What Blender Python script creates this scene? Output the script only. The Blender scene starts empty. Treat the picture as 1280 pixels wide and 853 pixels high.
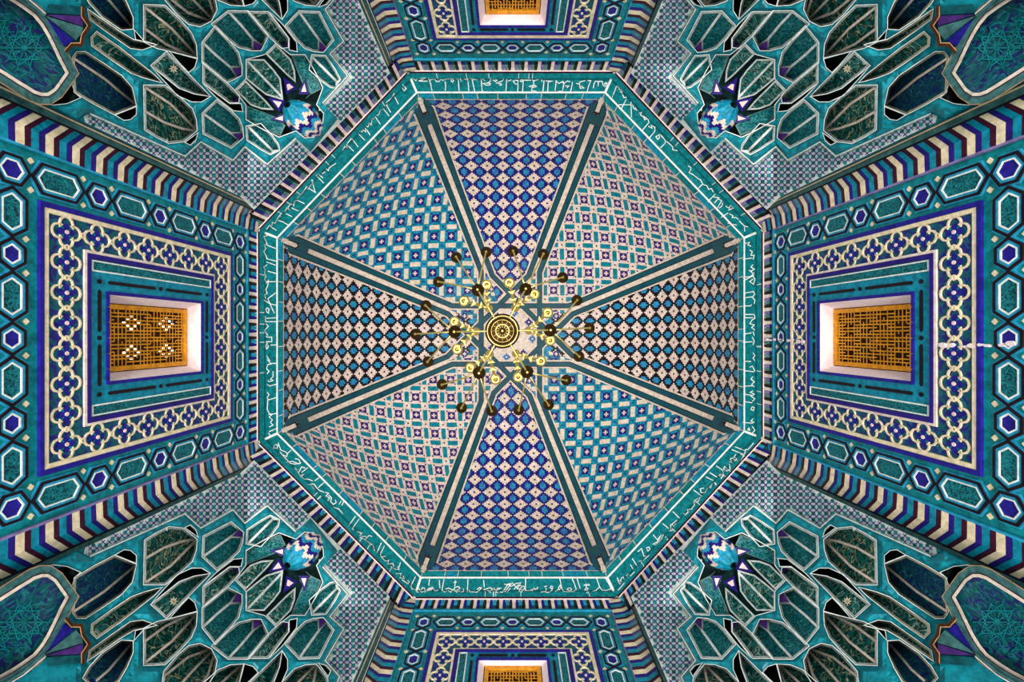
import bpy, bmesh, math, random
from mathutils import Vector, Matrix
from mathutils.geometry import delaunay_2d_cdt, tessellate_polygon
random.seed(7)
SC = bpy.context.scene
COL = SC.collection
# ------------------------------------------------------------------ camera, world, lights
F = 640.0            # focal length in pixels of the 1280 px wide frame (18 mm)
EYE = 1.5            # camera height above the floor; every height h below is measured from the eye
cam = bpy.data.cameras.new('camera'); co = bpy.data.objects.new('camera', cam); COL.objects.link(co)
cam.lens = 18.0; cam.sensor_width = 36.0; cam.clip_start = 0.05; cam.clip_end = 200
co.location = (0, 0, EYE); co.rotation_euler = (math.pi, 0, 0)
cam.shift_x = 2/1280; cam.shift_y = -7.5/1280
SC.camera = co
SC.view_settings.view_transform = 'Standard'; SC.view_settings.look = 'None'
SC.view_settings.gamma = 1; SC.view_settings.use_curve_mapping = False
SC.view_settings.exposure = 0.0
w = bpy.data.worlds.new('world'); SC.world = w; w.use_nodes = True
w.node_tree.nodes['Background'].inputs[0].default_value = (1.0, 0.97, 0.95, 1)
w.node_tree.nodes['Background'].inputs[1].default_value = 1.0
def area(name, loc, size, power, col, rot=(math.pi, 0, 0), spread=180):
    l = bpy.data.lights.new(name, 'AREA'); l.size = size; l.energy = power; l.color = col; l.spread = math.radians(spread)
    o = bpy.data.objects.new(name, l); o.location = loc; o.rotation_euler = rot; COL.objects.link(o); return o
for lx in (-2.8, 2.8):
    for ly in (-2.8, 2.8): area('added_fill_light', (lx, ly, 0.1), 1.6, 175, (1.0, 0.96, 0.92), spread=115)  # added fill lights out of view, brightening the dome and walls

# ------------------------------------------------------------------ materials
def lin(c):
    return tuple(((x/255)/12.92 if x/255 <= 0.04045 else ((x/255+0.055)/1.055)**2.4) for x in c)
M = {}
def mat(name, rgb, rough=0.35, var=0.35, scale=14.0, metal=0.0, rgb2=None, bump=0.15, emit=None, spec=0.18, fine=0.5):
    m = bpy.data.materials.new(name); m.use_nodes = True; nt = m.node_tree; N = nt.nodes; L = nt.links
    b = N['Principled BSDF']; b.inputs['Roughness'].default_value = rough; b.inputs['Metallic'].default_value = metal
    b.inputs['Specular IOR Level'].default_value = spec
    c = lin(rgb)
    g = N.new('ShaderNodeNewGeometry')
    n1 = N.new('ShaderNodeTexNoise'); n1.inputs['Scale'].default_value = scale; n1.inputs['Detail'].default_value = 4; n1.inputs['Roughness'].default_value = 0.7
    L.new(g.outputs['Position'], n1.inputs['Vector'])
    r = N.new('ShaderNodeValToRGB')
    e = r.color_ramp.elements
    d = 1-var
    c2 = lin(rgb2) if rgb2 else tuple(min(1, x*(1+var)) for x in c)
    e[0].position = 0.36; e[0].color = (c[0]*d, c[1]*d, c[2]*d, 1)
    e[1].position = 0.64; e[1].color = (*c2, 1)
    k = e.new(0.5); k.color = (*c, 1)
    L.new(n1.outputs['Fac'], r.inputs['Fac']); L.new(r.outputs['Color'], b.inputs['Base Color'])
    if bump:
        bp = N.new('ShaderNodeBump'); bp.inputs['Strength'].default_value = bump; bp.inputs['Distance'].default_value = 0.02
        L.new(n1.outputs['Fac'], bp.inputs['Height']); L.new(bp.outputs['Normal'], b.inputs['Normal'])
    if emit:
        b.inputs['Emission Color'].default_value = (*lin(rgb), 1); b.inputs['Emission Strength'].default_value = emit
    M[name] = m; return m
def arab(name, ground, second, line, scale=9.0, lw=0.03, spots=0.5):
    """glazed ground with blotches of a second glaze and thin curling painted tendrils"""
    m = bpy.data.materials.new(name); m.use_nodes = True; nt = m.node_tree; N = nt.nodes; L = nt.links
    b = N['Principled BSDF']; b.inputs['Roughness'].default_value = 0.4; b.inputs['Specular IOR Level'].default_value = 0.18
    g = N.new('ShaderNodeNewGeometry')
    a = N.new('ShaderNodeTexNoise'); a.inputs['Scale'].default_value = scale*3.2; a.inputs['Detail'].default_value = 2; L.new(g.outputs['Position'], a.inputs['Vector'])
    ra = N.new('ShaderNodeValToRGB'); e = ra.color_ramp.elements
    e[0].position = spots-0.05; e[0].color = (*lin(ground), 1); e[1].position = spots+0.05; e[1].color = (*lin(second), 1)
    L.new(a.outputs['Fac'], ra.inputs['Fac'])
    t = N.new('ShaderNodeTexNoise'); t.inputs['Scale'].default_value = scale; t.inputs['Detail'].default_value = 1.2; t.inputs['Distortion'].default_value = 1.6
    L.new(g.outputs['Position'], t.inputs['Vector'])
    rt = N.new('ShaderNodeValToRGB'); e = rt.color_ramp.elements
    e[0].position = 0.5-lw; e[0].color = (0, 0, 0, 1); e[1].position = 0.5+lw; e[1].color = (0, 0, 0, 1)
    k = e.new(0.5); k.color = (1, 1, 1, 1)
    L.new(t.outputs['Fac'], rt.inputs['Fac'])
    mx = N.new('ShaderNodeMix'); mx.data_type = 'RGBA'
    L.new(rt.outputs['Color'], mx.inputs['Factor']); L.new(ra.outputs['Color'], mx.inputs['A']); mx.inputs['B'].default_value = (*lin(line), 1)
    L.new(mx.outputs['Result'], b.inputs['Base Color'])
    M[name] = m; return m
mat('cream', (238, 218, 200), 0.45, 0.22)
mat('cream_pink', (236, 208, 200), 0.45, 0.2)
mat('cream_yellow', (232, 214, 178), 0.45, 0.2)
mat('white_line', (226, 234, 228), 0.45, 0.2)
mat('plaster', (240, 222, 224), 0.8, 0.08)
mat('turquoise', (12, 132, 158), 0.3, 0.35)
mat('turquoise_light', (40, 150, 188), 0.3, 0.3)
mat('turquoise_green', (10, 130, 136), 0.3, 0.35)
mat('web_glaze', (18, 124, 138), 0.3, 0.35, 9)
mat('teal', (8, 112, 118), 0.3, 0.42, 20)
mat('teal_dark', (14, 78, 86), 0.35, 0.4)
mat('rib_teal', (24, 84, 100), 0.35, 0.35, 5, rgb2=(30, 88, 84))
mat('ink_blue', (38, 24, 116), 0.3, 0.3)
mat('cobalt', (34, 28, 132), 0.3, 0.35)
mat('steel_blue', (52, 120, 184), 0.3, 0.3)
mat('maroon', (58, 14, 40), 0.35, 0.4)
mat('near_black', (26, 16, 24), 0.4, 0.4)
mat('olive_dark', (44, 42, 34), 0.4, 0.4)
mat('grey_green', (96, 132, 130), 0.4, 0.3)
mat('lilac', (132, 118, 168), 0.4, 0.3)
mat('gold_wood', (224, 150, 34), 0.5, 0.25)
mat('brown_wood', (66, 36, 14), 0.6, 0.3)
mat('dark_hole', (12, 14, 16), 0.8, 0.2)
mat('recess_shade', (16, 52, 52), 0.7, 0.4)  # dark colour carries the shadow of the deep vault hollows
mat('moulding_tan', (190, 140, 96), 0.5, 0.3)
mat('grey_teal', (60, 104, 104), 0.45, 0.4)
mat('purple', (70, 40, 110), 0.4, 0.3)
mat('brass', (255, 222, 128), 0.3, 0.15, metal=0.8, bump=0)
mat('bronze', (70, 48, 22), 0.4, 0.3, metal=0.7, bump=0)
mat('glass_bulb', (255, 246, 232), 0.2, 0.05, emit=2.2, bump=0)
mat('daylight_pane', (255, 244, 222), 0.3, 0.02, emit=1.6, bump=0)
arab('arab_green', (10, 62, 54), (20, 112, 108), (190, 214, 190), 6.5, 0.026)
arab('arab_gold', (12, 58, 50), (26, 104, 96), (206, 196, 150), 6.5, 0.028)
arab('arab_teal', (10, 72, 76), (18, 118, 126), (90, 168, 160), 12, 0.03)
arab('arab_deep', (18, 84, 92), (30, 44, 110), (60, 140, 140), 9, 0.03)
arab('arab_violet', (40, 26, 96), (20, 50, 80), (150, 130, 120), 6, 0.015)
arab('arab_panel', (8, 82, 86), (30, 36, 96), (30, 120, 128), 6, 0.04, 0.52)
arab('quatre_ground', (14, 86, 96), (34, 34, 120), (20, 110, 120), 5, 0.03, 0.5)
arab('carved', (8, 110, 118), (8, 56, 66), (30, 140, 146), 16, 0.05, 0.5)

# ------------------------------------------------------------------ helpers
def P(x, y, h):                       # image-plane direction (pixels from the zenith) and height above the eye
    return Vector((x*h/F, y*h/F, h+EYE))
class MB:
    def __init__(s): s.v = []; s.f = []; s.m = []; s.ms = []
    def mi(s, m):
        if m not in s.ms: s.ms.append(m)
        return s.ms.index(m)
    def face(s, pts, m):
        n = len(s.v); s.v += [tuple(p) for p in pts]; s.f.append(tuple(range(n, n+len(pts)))); s.m.append(s.mi(m))
    def build(s, name, parent=None, smooth=False, kind=None, org=None):
        if not s.f: return None
        me = bpy.data.meshes.new(name)
        o0 = Vector(org) if org is not None else (parent.location if parent is not None and parent.get('_world') else Vector((0, 0, 0)))
        me.from_pydata([(a-o0[0], b-o0[1], c-o0[2]) for a, b, c in s.v], [], s.f)
        for m in s.ms: me.materials.append(M[m])
        me.polygons.foreach_set('material_index', s.m)
        if smooth:
            bm = bmesh.new(); bm.from_mesh(me); bmesh.ops.remove_doubles(bm, verts=bm.verts, dist=1e-5); bm.to_mesh(me); bm.free()
            me.polygons.foreach_set('use_smooth', [True]*len(me.polygons))
        me.update()
        o = bpy.data.objects.new(name, me); COL.objects.link(o)
        if parent: o.parent = parent
        if kind: o['kind'] = kind
        return o
def empty(name, loc=(0, 0, 0), world=True):
    o = bpy.data.objects.new(name, None); COL.objects.link(o); o.location = loc; o.empty_display_size = 0.2
    if world: o['_world'] = 1
    return o
def mesh_child(name, me, parent, loc=(0, 0, 0), rz=0, kind=None):
    o = bpy.data.objects.new(name, me); COL.objects.link(o); o.parent = parent; o.location = loc
    if rz: o.rotation_euler = (0, 0, rz)
    return o
def tri_poly(poly):
    return tessellate_polygon([[Vector((p[0], p[1], 0)) for p in poly]])
def plate(mb, poly, z0, z1, m, fn, mside=None):
    """flat-topped piece: top at z1, sides down to z0; fn maps (u, v, z) to space"""
    if len(poly) <= 4: mb.face([fn(p[0], p[1], z1) for p in poly], m)
    else:
        for t in tri_poly(poly): mb.face([fn(poly[i][0], poly[i][1], z1) for i in t], m)
    if z0 is not None:
        for i in range(len(poly)):
            a, b = poly[i], poly[(i+1) % len(poly)]
            mb.face([fn(a[0], a[1], z1), fn(b[0], b[1], z1), fn(b[0], b[1], z0), fn(a[0], a[1], z0)], mside or m)
def ringp(mb, o, i, z0, z1, m, fn):
    n = len(o)
    for k in range(n):
        a, b, c, d = o[k], o[(k+1) % n], i[(k+1) % n], i[k]
        mb.face([fn(*a, z1), fn(*b, z1), fn(*c, z1), fn(*d, z1)], m)
        if z0 is not None:
            mb.face([fn(*a, z1), fn(*b, z1), fn(*b, z0), fn(*a, z0)], m)
            mb.face([fn(*d, z1), fn(*c, z1), fn(*c, z0), fn(*d, z0)], m)
def offs(pts, w, closed=False):
    n = len(pts); out = []
    for i in range(n):
        a = pts[(i-1) % n] if (closed or i > 0) else None
        c = pts[(i+1) % n] if (closed or i < n-1) else None
        p = pts[i]
        def nn(q, r):
            d = (r[0]-q[0], r[1]-q[1]); l = math.hypot(*d) or 1e-9; return (-d[1]/l, d[0]/l)
        if a is None: n1 = nn(p, c); k = 1
        elif c is None: n1 = nn(a, p); k = 1
        else:
            x, y = nn(a, p), nn(p, c); n1 = (x[0]+y[0], x[1]+y[1]); l = math.hypot(*n1) or 1e-9; n1 = (n1[0]/l, n1[1]/l)
            k = 1/max(0.45, n1[0]*x[0]+n1[1]*x[1])
        ww = w[i] if isinstance(w, (list, tuple)) else w
        out.append((p[0]+n1[0]*ww*k, p[1]+n1[1]*ww*k))
    return out
def stroke(mb, pts, hw, z, m, fn, closed=False, thick=0.0):
    L = offs(pts, hw, closed); R = offs(pts, [-x for x in hw] if isinstance(hw, (list, tuple)) else -hw, closed)
    n = len(pts); zf = z if callable(z) else (lambda u, v: z)
    for i in range(n if closed else n-1):
        j = (i+1) % n
        q = [L[i], L[j], R[j], R[i]]
        mb.face([fn(p[0], p[1], zf(*p)) for p in q], m)
        if thick:
            for a, b in ((q[0], q[1]), (q[3], q[2])):
                mb.face([fn(*a, zf(*a)), fn(*b, zf(*b)), fn(*b, zf(*b)+thick), fn(*a, zf(*a)+thick)], m)
def dens(pts, step, closed=False):
    out = []; n = len(pts)
    for i in range(n if closed else n-1):
        a, b = pts[i], pts[(i+1) % n]; k = max(1, int(math.dist(a, b)/step))
        for j in range(k): out.append((a[0]+(b[0]-a[0])*j/k, a[1]+(b[1]-a[1])*j/k))
    if not closed: out.append(pts[-1])
    return out
def inpoly(p, poly):
    x, y = p; c = False; n = len(poly); j = n-1
    for i in range(n):
        xi, yi = poly[i]; xj, yj = poly[j]
        if (yi > y) != (yj > y) and x < (xj-xi)*(y-yi)/(yj-yi)+xi: c = not c
        j = i
    return c
def segd(p, a, b):
    dx, dy = b[0]-a[0], b[1]-a[1]; l = dx*dx+dy*dy or 1e-9
    t = max(0, min(1, ((p[0]-a[0])*dx+(p[1]-a[1])*dy)/l))
    return math.hypot(p[0]-a[0]-t*dx, p[1]-a[1]-t*dy)
def polyd(p, poly): return min(segd(p, poly[i], poly[(i+1) % len(poly)]) for i in range(len(poly)))
def cdt(outer, holes, step):
    """triangles of outer minus holes with inner points on a grid"""
    vs = []; es = []
    for poly in [outer]+holes:
        q = dens(poly, step, True); n = len(vs)
        vs += [Vector(p) for p in q]; es += [(n+i, n+(i+1) % len(q)) for i in range(len(q))]
    x0 = min(p[0] for p in outer); x1 = max(p[0] for p in outer); y0 = min(p[1] for p in outer); y1 = max(p[1] for p in outer)
    x = x0+step*0.5
    while x < x1:
        y = y0+step*0.5
        while y < y1:
            if inpoly((x, y), outer) and polyd((x, y), outer) > step*0.4 and not any(inpoly((x, y), h) or polyd((x, y), h) < step*0.4 for h in holes):
                vs.append(Vector((x, y)))
            y += step
        x += step
    r = delaunay_2d_cdt(vs, es, [], 0, 1e-4)
    V = [(v[0], v[1]) for v in r[0]]; T = []
    for f in r[2]:
        c = (sum(V[i][0] for i in f)/3, sum(V[i][1] for i in f)/3)
        if inpoly(c, outer) and not any(inpoly(c, h) for h in holes): T.append(f)
    return V, T

# ------------------------------------------------------------------ plan of the octagon (pixels from the zenith, ring at h = 8)
H0 = 8.0; H1 = 8.35
OUT = [(-129, -331), (131, -331), (317, -132), (317, 130), (134, 331), (-121, 331), (-317, 135), (-317, -132)]
INN = [(-113, -294), (114, -294), (284, -118), (284, 117), (117, 294), (-109, 294), (-283, 119), (-283, -118)]
def side(V, k):
    a, b = V[k], V[(k+1) % 8]; d = math.dist(a, b); e = ((b[0]-a[0])/d, (b[1]-a[1])/d); n = (e[1], -e[0])
    A = a[0]*n[0]+a[1]*n[1]
    if A < 0: n = (-n[0], -n[1]); A = -A
    return a, b, e, n, A
SO = [side(OUT, k) for k in range(8)]; SI = [side(INN, k) for k in range(8)]
def lerp(a, b, t): return a+(b-a)*t
def lerp2(a, b, t): return (lerp(a[0], b[0], t), lerp(a[1], b[1], t))
PROF = [(0, 8.0), (0.04, 8.005), (0.045, 8.03), (0.09, 8.03), (0.1, 7.985), (0.18, 7.965), (0.27, 8.0), (0.31, 8.06), (0.72, 8.2), (0.73, 8.185), (0.77, 8.19), (0.78, 8.22), (0.97, 8.32), (1.0, 8.35)]
def prof(f):
    f = max(0, min(1, f))
    for (a, x), (b, y) in zip(PROF, PROF[1:]):
        if f <= b: return lerp(x, y, (f-a)/(b-a))
    return 8.35
def ringh(x, y, k):
    a, b, e, n, A = SO[k]; A2 = SI[k][4]
    return prof((A-(x*n[0]+y*n[1]))/(A-A2))

# ------------------------------------------------------------------ dome
PW = 2.5; HD = 3.75
NT = 400
TAB = []
for i in range(NT+1):
    th = math.pi/2*i/NT; R = math.cos(th)**(2/PW) if i < NT else 0.0; z = HD*math.sin(th)**(2/PW)
    TAB.append((R, H1+z, R*H1/(H1+z)))
def dome_h(x, y):
    r = max((x*n[0]+y*n[1])/A for a, b, e, n, A in SI)
    if r >= 1: return H1
    lo, hi = 0, NT
    while hi-lo > 1:
        m = (lo+hi)//2
        if TAB[m][2] > r: lo = m
        else: hi = m
    a, b = TAB[lo], TAB[hi]; t = (a[2]-r)/((a[2]-b[2]) or 1e-9)
    return lerp(a[1], b[1], t)
def DF(x, y, z): return P(x, y, dome_h(x, y)+z)
ceiling = empty('ceiling', (0, 0, H1+EYE)); ceiling['kind'] = 'structure'
def cross_cell(i, j):
    i = ((i+4) % 8)-4; j = ((j+4) % 8)-4; i = abs(i); j = abs(j)
    t = ['LLDDK', 'LLDDW', 'LDDWW', 'DDWWW', 'DWWWK'][j][i]
    return t
def star_cell(i, j):
    i = ((i+6) % 12)-6; j = ((j+6) % 12)-6; i = abs(i); j = abs(j)
    if i+j <= 1: return 'C'
    if max(i, j) <= 2: return 'G' if (i, j) in ((0, 2), (2, 0)) and False else 'D'
    if (i, j) == (3, 3): return 'D'
    if (i >= 5 and j <= 3) or (j >= 5 and i <= 3): return 'B'
    if (i, j) == (6, 6): return 'K'
    return 'G'
CM = {'ns': {'L': ['steel_blue', 'turquoise_light'], 'D': ['ink_blue'], 'K': ['ink_blue', 'near_black'], 'W': ['cream', 'cream_pink', 'cream', 'cream_yellow']},
      'ew': {'L': ['turquoise_light', 'turquoise_light', 'steel_blue'], 'D': ['near_black'], 'K': ['near_black'], 'W': ['cream', 'cream_pink']},
      'a': {'C': ['cream_pink'], 'D': ['ink_blue'], 'B': ['cream', 'cream_yellow', 'cream'], 'K': ['ink_blue'], 'G': ['turquoise', 'turquoise_light', 'turquoise']},
      'b': {'C': ['cream_pink'], 'D': ['ink_blue', 'purple'], 'B': ['turquoise_green', 'turquoise'], 'K': ['near_black'], 'G': ['cream', 'cream_pink', 'cream']}}
kinds = ['ns', 'b', 'ew', 'a', 'ns', 'b', 'ew', 'a']
for k in range(8):
    a, b, e, n, A = SI[k]; sc = H1/F
    Aw = A*sc; s0 = (a[0]*e[0]+a[1]*e[1])*sc; s1 = (b[0]*e[0]+b[1]*e[1])*sc
    arc = [0.0]
    for i in range(NT): arc.append(arc[-1]+math.hypot((TAB[i+1][0]-TAB[i][0])*Aw, TAB[i+1][1]-TAB[i][1]))
    def at(t):
        t = max(0, min(arc[-1], t)); lo, hi = 0, NT
        while hi-lo > 1:
            m = (lo+hi)//2
            if arc[m] < t: lo = m
            else: hi = m
        f = (t-arc[lo])/(arc[hi]-arc[lo]); return lerp(TAB[lo][0], TAB[hi][0], f), lerp(TAB[lo][1], TAB[hi][1], f)
    kd = kinds[k]; diag = kd in 'ab'; u = 0.412/12 if diag else 0.321/8
    mb = MB(); back = MB()
    def G(s, t):
        R, h = at(t); return Vector((R*Aw*n[0]+s*e[0], R*Aw*n[1]+s*e[1], h+EYE))
    sm = 0.5*(s0+s1)
    if not diag:
        nj = int(arc[-1]/u); ni = int((s1-s0)/2/u)+1
        for j in range(nj+1):
            R, h = at((j+0.5)*u)
            for i in range(-ni, ni+1):
                s = sm*R+(i)*u
                if not (s0*R-0.02 < s < s1*R+0.02): continue
                c = random.choice(CM[kd][cross_cell(i, j-1)])
                sa, sb = s-u/2, s+u/2
                mb.face([G(sa, j*u), G(sb, j*u), G(sb, (j+1)*u), G(sa, (j+1)*u)], c)
    else:
        q = 1/math.sqrt(2); nn = int(arc[-1]*1.5/u)
        for i in range(-nn, nn):
            for j in range(-nn, nn):
                sc_, tc = (i-j)*u*q, (i+j)*u*q
                if tc < -0.01 or tc > arc[-1]: continue
                R, h = at(tc)
                if not (s0*R-0.02 < sm*R+sc_ < s1*R+0.02): continue
                c = random.choice(CM[kd][star_cell(i, j)])
                d = u*q
                mb.face([G(sm*R+sc_+x, max(0, tc+y)) for x, y in ((-d, 0), (0, -d), (d, 0), (0, d))], c)
    # the mosaic is thousands of tiny bricks: one part per gore
    mb.build('mosaic_bricks', ceiling, kind='stuff')
    # mortar bed behind
    for j in range(0, 24):
        t0, t1 = arc[-1]*j/24, arc[-1]*(j+1)/24
        R0, _ = at(t0); R1, _ = at(t1)
        o = Vector((n[0]*0.03, n[1]*0.03, 0.03))
        back.face([G(s0*R0, t0)+o, G(s1*R0, t0)+o, G(s1*R1, t1)+o, G(s0*R1, t1)+o], 'cream')
    back.build('mortar_bed', ceiling)
# ribs: two teal bands each, running together up the dome and parting into an eight-pointed star
def rib_ang(k): return math.atan2(INN[k][1], INN[k][0])
star = 36.5; O_ = 7.4
bands = []
for k in range(8):
    n = SI[k][3]; ph = round(math.atan2(n[1], n[0])/(math.pi/4))*math.pi/4
    nx, ny = math.cos(ph), math.sin(ph); tx, ty = -ny, nx
    pts = {}
    for sgn in (-1, 1):
        # the rib about 67.5 degrees away on this side
        target = ph+sgn*math.radians(67.5)
        rk = min(range(8), key=lambda r: abs(math.atan2(math.sin(rib_ang(r)-target), math.cos(rib_ang(r)-target))))
        vx, vy = OUT[rk]; l = math.hypot(INN[rk][0], INN[rk][1]); dx, dy = INN[rk][0]/l, INN[rk][1]/l
        mx_, my_ = -dy, dx
        if mx_*nx+my_*ny < 0: mx_, my_ = -mx_, -my_
        # offset line: (o*m + r*d) . n = star
        o_in = 5.6
        r = (star-o_in*(mx_*nx+my_*ny))/(dx*nx+dy*ny)
        line = [(dx*q+mx_*lerp(o_in, O_, (q-r)/(l-r)), dy*q+my_*lerp(o_in, O_, (q-r)/(l-r))) for q in [r+(l+1-r)*i/14 for i in range(15)]]
        pts[sgn] = line
    mid = dens([pts[-1][0], pts[1][0]], 6)
    bands.append(pts[-1][::-1]+mid[1:-1]+pts[1])
def wid(base):
    return lambda pl: [base*H1/dome_h(*p) for p in pl]
for k, bl in enumerate(bands):
    mb = MB(); zz = -0.004*(k % 2)
    stroke(mb, bl, wid(7.3)(bl), -0.02, 'cream', DF)
    stroke(mb, bl, wid(4.6)(bl), -0.035+zz, 'near_black', DF, thick=0.03)
    mb.build('rib_border', ceiling)
    mb = MB(); stroke(mb, bl, wid(3.5)(bl), -0.06+zz, 'rib_teal', DF, thick=0.025)
    mb.build('rib_band', ceiling)
for k in range(8):
    l = math.hypot(*INN[k]); pl = [(INN[k][0]*q, INN[k][1]*q) for q in [.27+.73*i/16 for i in range(17)]]
    mb = MB(); stroke(mb, pl, wid(3.2)(pl), -0.026, 'cream', DF); mb.build('rib_fillet', ceiling)
for k in range(8):                    # the knot where a rib meets the ring
    l = math.hypot(*INN[k]); d = (INN[k][0]/l, INN[k][1]/l); m_ = (-d[1], d[0])
    mb = MB()
    def Q(r, s): return (d[0]*r+m_[0]*s, d[1]*r+m_[1]*s)
    plate(mb, [Q(l-33, -3.4), Q(l-28, -5.5), Q(l-24, -5.5), Q(l-20, -3.4), Q(l-20, 3.4), Q(l-24, 5.5), Q(l-28, 5.5), Q(l-33, 3.4)][::-1], -0.03, -0.064, 'rib_teal', DF)
    plate(mb, [Q(l-26, -1.6), Q(l-24, 0), Q(l-26, 1.6), Q(l-28, 0)], -0.06, -0.075, 'cream', DF)
    plate(mb, [Q(l+3, -3.9), Q(l-17, -3.9), Q(l-21, 0), Q(l-17, 3.9), Q(l+3, 3.9)], -0.03, -0.072, 'near_black', DF)
    plate(mb, [Q(l+3, -2.6), Q(l-16, -2.6), Q(l-18.5, 0), Q(l-16, 2.6), Q(l+3, 2.6)], -0.06, -0.085, 'cream', DF)
    mb.build('rib_knot', ceiling)
# rosettes in the fields of the star
for k in range(16):
    a = math.radians(22.5*k); r = 44 if k % 2 == 0 else 62
    if k % 2 == 0: r = 42
    mb = MB(); c = (math.cos(a)*r, math.sin(a)*r)
    u = 1.5
    for i in range(-2, 3):
        for j in range(-2, 3):
            if 2 <= abs(i)+abs(j) <= 3: plate(mb, [(c[0]+(i+x)*u, c[1]+(j+y)*u) for x, y in ((-.5, -.5), (.5, -.5), (.5, .5), (-.5, .5))], -0.002, -0.012, 'ink_blue', DF)
            elif abs(i)+abs(j) < 2: plate(mb, [(c[0]+(i+x)*u, c[1]+(j+y)*u) for x, y in ((-.5, -.5), (.5, -.5), (.5, .5), (-.5, .5))], -0.002, -0.012, 'cream', DF)
    mb.build('rosette', ceiling)
for k in range(8):
    a = math.radians(45*k+10); c = (math.cos(a)*28, math.sin(a)*28); mb = MB(); u = 2.0
    for i in range(-2, 3):
        for j in range(-2, 3):
            if abs(i)+abs(j) <= 2: plate(mb, [(c[0]+(i+x)*u, c[1]+(j+y)*u) for x, y in ((-.5, -.5), (.5, -.5), (.5, .5), (-.5, .5))], -0.002, -0.012, 'cream' if i == j == 0 else ('ink_blue' if k % 2 else 'steel_blue'), DF)
    mb.build('rosette', ceiling)
# plain cream field inside the star
mb = MB()
poly = [(math.cos(math.radians(22.5*k+11.25*0))*(50 if k % 2 == 0 else 38), math.sin(math.radians(22.5*k))*(50 if k % 2 == 0 else 38)) for k in range(16)]
V, T = cdt(poly, [], 10)
for t in T: mb.face([DF(V[i][0], V[i][1], -0.003) for i in t], 'cream')
mb.build('star_field', ceiling)

# ------------------------------------------------------------------ ring with the inscription
INSCR = {}
def tr(k, ox, oy, s, lines):
    INSCR.setdefault(k, []).extend([[(ox+x/s-638, oy+y/s-419) for x, y in l] for l in lines])
tr(0,510,80,9.846,[[[30,180],[70,185],[100,205],[115,180]],[[130,210],[180,195],[215,170],[150,178]],[[140,212],[240,212]],[[250,170],[275,230],[295,330]],[[270,200],[300,190],[330,185],[350,215],[385,215],[400,190],[440,200],[470,185],[520,185],[560,180]],[[455,215],[465,270],[458,330]],[[545,180],[530,205],[550,222],[562,200],[545,185]],[[590,180],[620,190],[628,335]],[[640,175],[660,215]],[[690,180],[720,195],[735,175]],[[735,180],[740,230],[750,335]],[[760,180],[850,192],[790,195],[800,240],[822,335]],[[900,180],[912,335],[930,340]],[[920,180],[950,210]],[[1020,175],[1015,210],[980,235],[925,240],[960,262],[1010,258],[1015,240],[985,235]],[[1045,195],[1075,215],[1095,200],[1070,190]],[[1180,180],[1160,210],[1085,235],[1140,240],[1150,260],[1120,258]],[[1215,185],[1205,335]],[[1230,210],[1275,195]]])
tr(0,640,80,9.846,[[[10,205],[40,245],[70,250],[75,205],[40,200],[20,215]],[[75,250],[70,345]],[[100,205],[115,220],[140,200],[125,190],[105,200]],[[140,205],[130,345]],[[150,200],[235,200]],[[250,195],[265,210],[330,190]],[[265,215],[270,260],[210,275],[250,290],[300,280],[290,265],[255,270],[240,330],[300,335]],[[365,190],[370,220]],[[395,200],[380,345]],[[415,210],[500,210],[445,225],[440,345]],[[545,200],[530,330]],[[540,215],[580,240],[610,225],[640,240],[630,215],[600,225]],[[640,240],[620,340],[570,335]],[[640,240],[680,210],[715,220]],[[655,270],[700,270],[675,295]],[[745,220],[735,280],[720,345]],[[790,240],[825,245],[840,220],[900,205]],[[830,250],[840,300],[885,295],[850,270]],[[930,205],[970,205],[940,280],[925,345]],[[1000,300],[1010,240],[1030,210],[1065,220],[1060,275]],[[1065,215],[1110,215],[1120,260],[1145,280],[1170,240],[1150,230],[1135,255]],[[1180,240],[1210,225]]])
tr(4,510,700,9.846,[[[90,350],[130,350],[165,400],[210,390],[205,350],[175,345],[165,370]],[[75,230],[40,350],[75,385],[130,400]],[[205,405],[260,350],[290,345],[240,385],[290,370],[300,340],[330,385],[370,375]],[[265,240],[255,320]],[[385,250],[392,350]],[[445,235],[425,330],[420,375],[450,400],[480,385]],[[460,360],[500,350],[545,370],[530,400],[490,380]],[[540,370],[600,380],[640,350],[620,330],[580,340],[560,370],[600,400],[640,380]],[[585,250],[575,330]],[[560,280],[600,275]],[[680,350],[685,390],[650,400]],[[738,240],[730,400]],[[750,370],[760,395],[850,400],[905,350],[880,340],[850,370]],[[930,250],[940,340]],[[930,370],[990,350],[1020,345],[1040,370],[1000,385],[960,370],[1020,405]],[[1050,350],[1080,380],[1145,350],[1100,350],[1080,400],[1110,405]],[[1130,400],[1165,400],[1230,300],[1275,290]],[[1180,300],[1240,310],[1275,305]],[[1190,400],[1250,320],[1275,330]],[[1215,405],[1260,350]]])
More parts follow.
